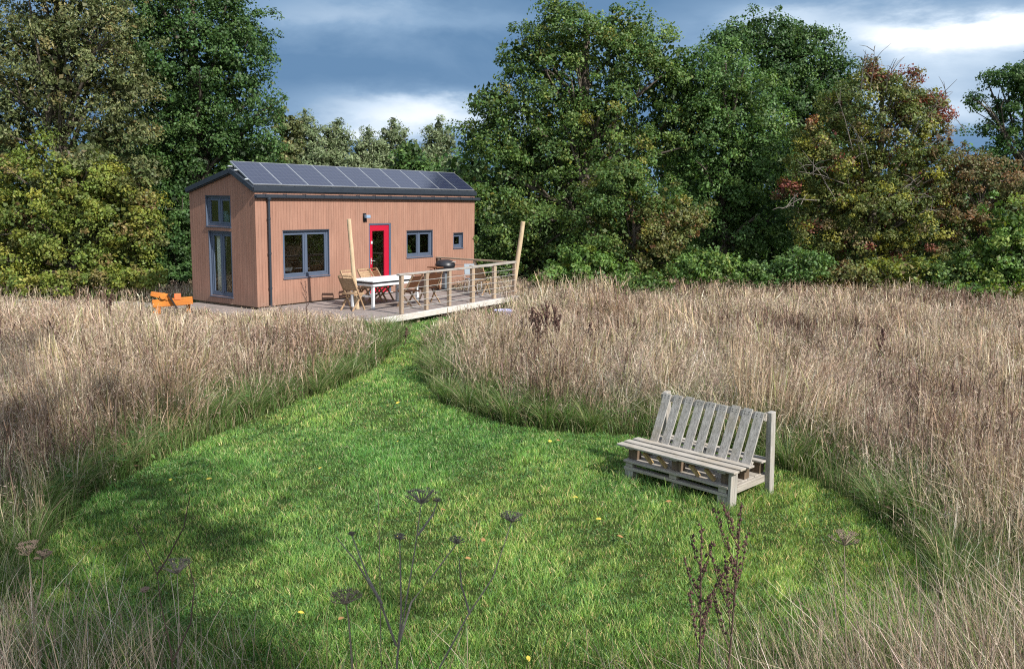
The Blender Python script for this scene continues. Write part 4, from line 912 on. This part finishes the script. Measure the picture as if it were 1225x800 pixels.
def chair(name, label, slat, u, v, rz, group='folding wooden chairs on the deck'):
    """front of the seat faces local -y"""
    root = empty(name, loc_uv(u, v, DZ), TH + rz, label, 'chair', group)
    for s in (-1, 1):
        x = s * .215; x2 = s * .185
        MB().bar((x, -.24, .0), (x, .30, .90), .028, .045, (0, 1, .6)).build('leg', MT['teak'], root, bevel=.003)
        MB().bar((x2, .26, .0), (x2, -.22, .45), .026, .042, (0, 1, .6)).build('leg', MT['teak'], root, bevel=.003)
    mb = MB()
    for k in range(7): y = -.24 + k * .063; mb.box(-.20, .20, y, y + .05, .43, .447)
    mb.box(-.205, -.19, -.24, .2, .40, .43).box(.19, .205, -.24, .2, .40, .43); mb.build('seat', MT[slat], root)
    mb = MB()
    for k in range(6):
        t = .60 + k * .062; y = -.24 + .54 * t; z = .9 * t; mb.bar((-.2, y, z), (.2, y, z), .012, .055, (0, .5, .85))
    mb.bar((-.215, .30, .90), (.215, .30, .90), .03, .04, (0, 0, 1)); mb.build('backrest', MT[slat], root)
    return root
c0 = chair('folding_chair', 'honey coloured folding chair at the near end of the white table', 'teak', 1.42, -2.0, PI / 2 + .15)
def chair2(slat_label, u, v, rz, src=c0):
    c = copy_tree(src); c.location = loc_uv(u, v, DZ); c.rotation_euler = (0, 0, TH + rz); c['label'] = slat_label; return c
chair2('pale folding chair behind the table, close to the red door', 3.05, -1.12, .05)
chair2('pale folding chair behind the table, nearest the big window', 2.35, -1.15, -.1)
chair2('pale folding chair alone by the outer corner of the railing', 6.55, -2.35, PI * .55)
d0 = chair('folding_chair', 'brown slatted folding chair tucked at the table front, between the first two railing posts', 'brown_slat', 2.95, -2.62, PI + .05)
chair2('brown slatted folding chair just behind the second railing post', 3.95, -2.50, PI - .25, d0)
chair2('dark brown folding chair by the far end of the table, against the door', 3.55, -1.10, .3, d0)
def bbq():
    root = empty('barbecue', loc_uv(7.0, -.62, DZ), TH, 'charcoal grey barbecue with domed lid by the cabin wall', 'barbecue')
    MB().lathe([(0, .98), (.12, .975), (.24, .94), (.31, .86), (.325, .80)], 24).build('lid', MT['charcoal'], root, smooth=True)
    MB().lathe([(.32, .795), (.30, .72), (.20, .64), (.0, .62)], 24).build('bowl', MT['charcoal'], root, smooth=True)
    MB().box(-.09, .09, -.07, .07, .06, .635).build('pedestal', MT['grey_metal'], root, bevel=.01)
    MB().box(-.25, .25, -.22, .22, .0, .055).build('base', MT['charcoal'], root, bevel=.01)
    MB().box(-.66, -.335, -.2, .2, .74, .77).build('side_shelf', MT['brown_slat'], root)
    MB().bar((-.55, 0, .74), (-.26, 0, .05), .04, .04).build('brace', MT['brown_slat'], root)
    MB().tube([(-.09, -.30, .9), (-.09, -.35, .92), (.09, -.35, .92), (.09, -.30, .9)], .012).build('handle', MT['steel'], root)
bbq()
def metal_chair():
    root = empty('metal_chair', loc_uv(7.02, -1.72, DZ), TH - .6, 'pale grey metal garden chair behind the railing, beside the barbecue', 'chair')
    MB().box(-.21, .21, -.22, .2, .42, .445).build('seat', MT['grey_metal'], root, bevel=.008)
    MB().bar((0, .22, .55), (0, .29, .88), .42, .015, (0, -1, .2)).build('backrest', MT['grey_metal'], root, bevel=.006)
    for sx in (-1, 1):
        for sy in (-1, 1): MB().tube([(sx * .19, sy * .19, .42), (sx * .23, sy * .23, .0)], .012).build('leg', MT['steel'], root)
        MB().tube([(sx * .2, .2, .42), (sx * .2, .24, .6)], .011).build('back_support', MT['steel'], root)
    mb = MB()
    for k in range(4): z = .1 + k * .08; mb.tube([(-.21, -.21, z), (.21, .21, z + .03)], .005, 5).tube([(.21, -.21, z), (-.21, .21, z + .03)], .005, 5)
    mb.build('wire_lattice', MT['steel'], root)
metal_chair()
# lavender tub lying in the grass near the deck
mb = MB().lathe([(0, .0), (.20, 0), (.24, .24), (.25, .26), (.22, .25), (.19, .03), (0, .03)], 20); q = at(602, 383, .15)
o = mb.build('plastic_tub', MT['lilac'], None, smooth=True); o.location = (q[0], q[1], .16); tag(o, 'lavender plastic tub standing in the grass below the deck corner', 'tub')

# ------------------------------------------------------------------ orange machine
def machine():
    Y = 22.0
    c = atY(205, 376, Y); root = empty('farm_implement', (c[0], c[1], 0), .28, 'orange steel farm implement standing in the grass beside the gable', 'implement')
    s = Y / F
    def p(px, py, dy=0): q = atY(px, py, Y) - np.array([c[0], c[1], 0]); return (q[0], q[1] + dy, q[2])
    MB().bar(p(184, 362.5), p(229, 360), .14, .19).build('main_beam', MT['orange'], root, bevel=.01)
    MB().bar(p(190, 364), p(190.5, 386), .12, .10, (0, 1, 0)).build('leg', MT['orange'], root, bevel=.008)
    MB().bar(p(224, 364, .1), p(224, 386, .1), .10, .08, (0, 1, 0)).build('leg', MT['orange'], root, bevel=.008)
    MB().bar(p(182, 350.5), p(202, 355.5), .16, .10, w2=.2, h2=.15).tube([p(196, 354, -.13), p(196, 354, .13)], .075, 12).build('clamp_head', MT['orange'], root, bevel=.008)
    MB().bar(p(202, 351, -.12), p(212, 369, -.12), .035, .06, (0, 1, 0)).build('lever', MT['black_steel'], root)
    MB().box(p(208.5, 355)[0], p(215.5, 355)[0], -.08, .08, p(212, 358.5)[2], p(212, 351.5)[2]).build('block', MT['orange_red'], root, bevel=.006)
    MB().tube([p(184, 373), p(192, 373)], .03, 8).build('pin', MT['orange'], root)
    MB().bar(p(222, 358), p(226, 357.5), .06, .04).build('bracket', MT['umbel'], root)
machine()

# ------------------------------------------------------------------ pallet bench
def bench():
    x0 = np.array([1.252, 10.17]); dx = np.array([.711, -.703])
    root = empty('pallet_bench', (x0[0], x0[1], 0), math.atan2(dx[1], dx[0]), 'weathered grey bench made of pallets on the lawn', 'bench')
    rr = random.Random(4); L = 1.57
    mb = MB()
    for y, a, b in ((.0, 0, L), (.155, -.015, L - .01), (.31, .0, L + .0)):
        dz = rr.uniform(-.004, .004); mb.bar((a, y + .055, .408 + dz), (b, y + .055, .408 - dz), .11, .024)
    mb.bar((.1, .66, .405), (L - .02, .66, .405), .095, .022); mb.bar((.1, .78, .405), (L - .02, .78, .405), .08, .022)
    mb.build('seat', MT['grey_wood'], root, bevel=.004)
    mb = MB()
    for x in (.16, .78, 1.40): mb.box(x - .05, x + .05, .02, .82, .373, .395)
    mb.build('cross_board', MT['grey_wood_y'], root, bevel=.003)
    mb = MB()
    for x in (.17, .78, 1.42):
        for y in (.09, .38, .70): MB().box(x - .06, x + .06, y, y + .10, .246, .372).build('upper_block', MT['dark_block'], root, bevel=.004)
    mb = MB()
    for y in (.01, .155, .30, .445, .59, .735): mb.box(.10, 1.49, y, y + (.135 if y < .7 else .08), .218, .244)
    mb.build('shelf_board', MT['grey_wood'], root, bevel=.003)
    mb = MB()
    for y in (.02, .37, .72):
        mb.box(.10, 1.49, y, y + .095, .128, .160)
    for x in (.17, .78, 1.42):
        for y in (.03, .38, .72): mb.box(x - .05, x + .05, y, y + .08, .163, .221)
    mb.build('lower_board', MT['grey_wood'], root, bevel=.003)
    for x in (.17, .78):
        for y in ((.03, .70) if x < .5 else (.10, .70)): MB().box(x - .06, x + .06, y, y + .10, -.02, .139).build('foot_block', MT['grey_wood_z'], root, bevel=.005)
    MB().box(1.36, 1.49, .03, .13, -.02, .139).build('foot_block', MT['grey_wood_z'], root, bevel=.005)
    MB().box(1.492, 1.53, .02, .15, -.02, .395).build('corner_leg', MT['grey_wood_z'], root, bevel=.004)
    MB().box(1.492, 1.53, .152, .80, .155, .235).build('end_board', MT['grey_wood_y'], root, bevel=.003)
    # yellow brackets under the seat
    for x in (.35, .55, .98, 1.18): MB().bar((x, .06, .37), (x + .10, .10, .25), .03, .045, (0, 1, 0)).build('yellow_brace', MT['yellow_wood'], root)
    # leaning back: nine slats on two rails
    b0, b1 = Vector((0, .40, .40)), Vector((0, .66, .965)); mb = MB(); d = (b1 - b0).normalized(); nrm = Vector((0, d.z, -d.y))
    for k in range(9):
        x = .245 + k * .1535; t = rr.uniform(-.012, .012); sk = rr.uniform(-.006, .006)
        mb.bar(Vector((x, 0, 0)) + b0, Vector((x + sk, 0, 0)) + b1 + d * t, .110, .019, nrm)
    br = mb.build('backrest', MT['grey_wood_z'], root, bevel=.003)
    mb = MB()
    for k in range(9):
        for f in (.90, .945):
            for o_ in (-.025, .025):
                c = b0.lerp(b1, f) - nrm * .0098 + Vector((.245 + k * .1535 + o_, 0, 0)); mb.tube([c, c - nrm * .002], .0055, 6)
    mb.build('nail_heads', MT['black_steel'], br)
    mb = MB()
    for f, h in ((.92, .085), (.04, .05)):
        c = b0.lerp(b1, f) + nrm * .022
        mb.bar((.19, c.y, c.z), (1.535, c.y, c.z), h, .02, nrm)
    mb.build('back_rail', MT['grey_wood'], root, bevel=.003)
    for x in (.17, 1.515): MB().bar((x, .655, .905), (x, .745, .905), .05, .085).build('back_bracket', MT['grey_wood_y'], root, bevel=.003)
    for x in (.17, 1.56): MB().bar((x, .80, -.02), (x, .735, .965), .065, .095, (0, 1, 0)).build('back_post', MT['grey_wood_z'], root, bevel=.005)
bench()

# ------------------------------------------------------------------ single weeds one can point at
def dock(px, py, top, Y, label, seed, mt='dock', w=1.0, n=7):
    """dead dock: dark stem with upright seed-crusted side stems"""
    rnd = random.Random(seed); base = atY(px, py, Y); t = atY(px, top, Y); h = t[2]
    root = empty('dock_plant', (base[0], Y, 0), 0, label, 'weed', 'dead dock plants in the meadow')
    st = MB(); sd = MB(); lean = rnd.uniform(-.05, .05)
    def spike(p, q, r):
        L = (q - p).length; k = int(L / .016)
        for i in range(k):
            c = p.lerp(q, .25 + .75 * i / k) + Vector((rnd.uniform(-r, r), rnd.uniform(-r, r), rnd.uniform(-r, r))); s = rnd.uniform(.006, .012) * w
            sd.add([c + Vector((s, 0, 0)), c + Vector((0, s, 0)), c + Vector((-s, 0, 0)), c + Vector((0, -s, 0)), c + Vector((0, 0, s * 1.3)), c - Vector((0, 0, s))], [(0, 1, 4), (1, 2, 4), (2, 3, 4), (3, 0, 4), (1, 0, 5), (2, 1, 5), (3, 2, 5), (0, 3, 5)])
    A0 = Vector((0, 0, 0)); T0 = Vector((lean, 0, h)); st.tube([A0, A0.lerp(T0, .5) + Vector((.01, 0, 0)), T0], [.008 * w, .006 * w, .003], 5)
    spike(A0.lerp(T0, .5), T0, .013 * w)
    for k in range(n):
        f = .45 + .45 * k / n; p = A0.lerp(T0, f); a = rnd.uniform(0, 2 * PI); L = h * rnd.uniform(.14, .30) * (1.2 - f * .5)
        q = p + Vector((math.cos(a) * L * .4, math.sin(a) * L * .4, L * .9)); st.tube([p, p.lerp(q, .4) + Vector((math.cos(a) * L * .06, 0, 0)), q], [.004 * w, .003, .002], 4); spike(p, q, .012 * w)
    st.build('stem', MT['stalk'], root); sd.build('seeds', MT[mt], root)
dock(838, 800, 628, 4.7, 'nearest dark dock plant, left of the pair below the bench', 1)
dock(866, 800, 600, 4.8, 'dark dock plant beside the nearest one, right under the bench leg', 2)
dock(1054, 440, 392, 15.5, 'lone dark dock spike in the meadow beyond the bench', 3, w=1.8, n=5)
for i, (px, py, tp, Y, lab) in enumerate([(636, 420, 368, 17.5, 'dark dock stalk, leftmost of the clump beyond the path bend'), (652, 424, 360, 17.2, 'tallest dark dock stalk in the clump beyond the path bend'), (668, 425, 376, 17.6, 'shorter dark dock stalk at the end of the clump beyond the path'), (625, 424, 380, 17.9, 'short dark dock stalk at the near-deck side of the clump beyond the path'), (645, 432, 372, 16.6, 'dark dock stalk lowest in front of the clump beyond the path'), (661, 415, 366, 18.3, 'dark dock stalk at the back of the clump beyond the path'), (706, 430, 385, 16.5, 'thin dark dock stalk alone between the clump and the bench'),
        (232, 440, 398, 17.0, 'dark dock stalk in the grass before the gable, first of three'), (246, 442, 390, 16.8, 'dark dock stalk in the grass before the gable, middle of three'), (262, 440, 394, 17.2, 'dark dock stalk in the grass before the gable, last of three'), (132, 400, 352, 19.0, 'slim dark dock stalk near the orange machine'), (368, 385, 336, 19.6, 'straight dark stalk added for the dark strip on the wall under the big window'), (484, 412, 392, 19.2, 'short dark dock stalk where the path meets the deck'), (60, 480, 425, 13.5, 'dark dock stalk in the shaded left meadow')]):  # stalk under the big window is added in place of the wall's dark strip
    dock(px, py, tp, Y, lab, 10 + i, w=1.0 if Y > 19.5 else 1.55, n=4 if Y > 19.5 else 10)
def umbel(root, c, d, r, n, mt, rnd, heads=True):
    """rays of a dead umbellifer head at c, axis d"""
    st = MB(); d = Vector(d).normalized(); a = d.cross(Vector((.3, .9, .1))).normalized(); b = d.cross(a); sd = MB()
    for k in range(n):
        t = 2 * PI * k / n + rnd.uniform(-.2, .2); q = rnd.uniform(.35, 1.0)
        e = c + (a * math.cos(t) + b * math.sin(t)) * r * q + d * r * (.80 - .45 * q * q + rnd.uniform(-.05, .08))
        st.tube([c, c.lerp(e, .5) + d * r * .03, e], [.0034, .0026, .0018], 4, cap=False)
        for j in range(6):
            tt = 2 * PI * j / 6; f = e + (a * math.cos(tt) + b * math.sin(tt)) * r * .16 + d * r * .14
            st.tube([e, f], [.0018, .0012], 3, cap=False)
            if heads: sd.add([f + a * .004, f + b * .004, f - a * .004, f - b * .004, f + d * .004], [(0, 1, 4), (1, 2, 4), (2, 3, 4), (3, 0, 4)])
    u_ = st.build('umbel', MT[mt], root)
    if heads: sd.build('seeds', MT['umbel'], u_)
def hogweed(label, Y, base, stems, mt, seed, thick=.009):
    """stems: list of (path pixels..., umbel radius) drawn in the plant's own plane, 3-D spread added"""
    rnd = random.Random(seed); b = atY(base[0], base[1], Y); root = empty('hogweed_plant', (b[0], Y, 0), 0, label, 'weed', 'dead umbellifers in the foreground')
    o = Vector((b[0], Y, 0)); mb = MB()
    for pts, r in stems:
        P = [Vector(atY(x, y, Y + dy)) - o for x, y, dy in pts]
        n = len(P); rs = [thick * (1.15 if mt == 'stalk_pale' else .72) * (1 - .6 * i / max(1, n - 1)) for i in range(n)]; mb.tube(P, rs, 6)
        if r: umbel(root, P[-1], (P[-1] - P[-2]) * .4 + Vector((0, 0, .3)), r, 19, mt, rnd, mt == 'stalk_pale')
    mb.build('stem', MT[mt], root)
def gz(x, Y):  # pixel row where a vertical line at column x meets the ground at depth Y
    lo, hi = 400, 3000
    for _ in range(40):
        m = (lo + hi) / 2
        if atY(x, m, Y)[2] > 0: lo = m
        else: hi = m
    return lo
g1 = gz(474, 4.1)
hogweed('tall dead hogweed with several branching stems in the middle foreground', 4.1, (474, 800), [([(474, g1, 0), (475, 790, 0), (478, 765, 0), (496, 660, .02), (504, 602, .05)], .085), ([(475, 790, 0), (480, 735, .0), (479, 680, -.03), (478, 645, -.05)], .03), ([(477, 770, 0), (492, 720, .1), (520, 685, .15), (546, 650, .2)], .04), ([(474, 772, 0), (455, 720, -.08), (425, 670, -.12), (402, 642, -.15)], .0), ([(457, 722, -.08), (440, 690, .0), (421, 640, .05)], .02), ([(500, 640, .04), (518, 615, .1), (523, 600, .12)], .02)], 'stalk_green', 1, .0085)
g2 = gz(520, 4.25)
hogweed('single bent dead hogweed stem leaning to an empty umbel', 4.25, (524, 800), [([(518, g2, 0), (526, 798, 0), (560, 735, .03), (590, 690, .05), (612, 624, .1)], .06), ([(562, 734, .03), (552, 700, .0), (549, 668, .0)], .0)], 'stalk_green', 2, .008)
g3 = gz(205, 4.1)
hogweed('dark forked dead hogweed at lower left', 4.1, (205, 800), [([(207, g3, 0), (207, 800, 0), (204, 775, 0), (192, 720, 0), (188, 686, .02), (160, 628, .1)], .0), ([(188, 686, .02), (200, 668, 0), (220, 630, -.05), (227, 594, -.08)], .0), ([(207, 790, 0), (228, 745, .05), (233, 700, .08), (225, 672, .1)], .0)], 'stalk', 3, .007)
g4 = gz(213, 4.5)
hogweed('spoke-rayed dead umbel beside the dark fork', 4.5, (213, 800), [([(215, g4, 0), (213, 790, 0), (214, 740, 0), (212, 686, .0)], .09)], 'stalk_green', 4, .006)
g5 = gz(418, 4.2)
hogweed('brown flat-topped dead umbel low beside the middle hogweed', 4.2, (418, 800), [([(424, g5, 0), (421, 790, 0), (417, 740, 0), (414, 722, 0)], .075)], 'stalk_pale', 5, .006)
g6 = gz(1012, 4.7)
hogweed('pale straw umbel standing above the long grass at lower right', 4.7, (1012, 800), [([(1014, g6, 0), (1012, 790, 0), (1011, 700, 0), (1010, 652, .0)], .085)], 'stalk_pale', 6, .005)
g7 = gz(182, 3.9)
hogweed('thin pale stem with a small yellowish top at lower left', 3.9, (182, 800), [([(190, g7, 0), (185, 796, 0), (177, 745, 0), (174, 708, .0)], .022)], 'stalk_pale', 7, .0045)
g8 = gz(455, 4.6)
hogweed('tall thin grass-like stem rising straight left of the middle hogweed', 4.6, (455, 800), [([(456, g8, 0), (456, 800, 0), (454, 650, 0), (452, 574, .0)], .0)], 'stalk_pale', 8, .0032)
g9 = gz(55, 4.6)
hogweed('dry brown umbel in the tangle at the lower left corner', 4.6, (55, 800), [([(45, g9, 0), (44, 790, 0), (38, 700, 0), (34, 664, .0)], .08), ([(40, 740, 0), (50, 700, .1), (52, 668, .1)], .05)], 'stalk_pale', 9, .005)

# fallen leaves on the lawn
def fallen():
    me = None; pts = [(478, 643, 1), (578, 646, 0), (632, 788, 1), (688, 595, 1), (716, 621, 1), (250, 573, 1), (204, 574, 1), (668, 527, 0), (658, 528, 1), (344, 508, 1), (476, 528, 1), (408, 740, 0), (560, 668, 0), (360, 733, 1), (742, 642, 0), (800, 600, 0), (476, 482, 1), (600, 560, 0), (383, 560, 1), (530, 610, 0)]
    for i, (x, y, k) in enumerate(pts):
        if i < 2:
            r = .026; vs_ = [(-r * 1.5, 0, 0), (-r * .5, r * .8, .006), (r * .6, r * .75, .008), (r * 1.5, 0, .002), (r * .6, -r * .7, .010), (-r * .5, -r * .8, .004)]
            m = MB().add(vs_, [(0, 5, 4, 3, 2, 1)[::-1]]); o = m.build('fallen_leaf', MT['yellow_leaf' if k else 'brown_leaf'])
            if k: y_me = o
            else: b_me = o
        else:
            o = (y_me if k else b_me).copy(); COL.objects.link(o)
        p = at(x, y, .06); o.location = (p[0], p[1], .065); o.rotation_euler = (rng.uniform(-.4, .4), rng.uniform(-.4, .4), rng.uniform(0, 6)); o.scale = (.55 + .035 * p[1],) * 3
        tag(o, 'yellow fallen leaf lying on the green lawn' if k else 'brown fallen leaf lying on the green lawn', 'leaf', 'yellow fallen leaves on the lawn' if k else 'brown fallen leaves on the lawn')
fallen()
print('verts', sum(len(m.vertices) for m in bpy.data.meshes))
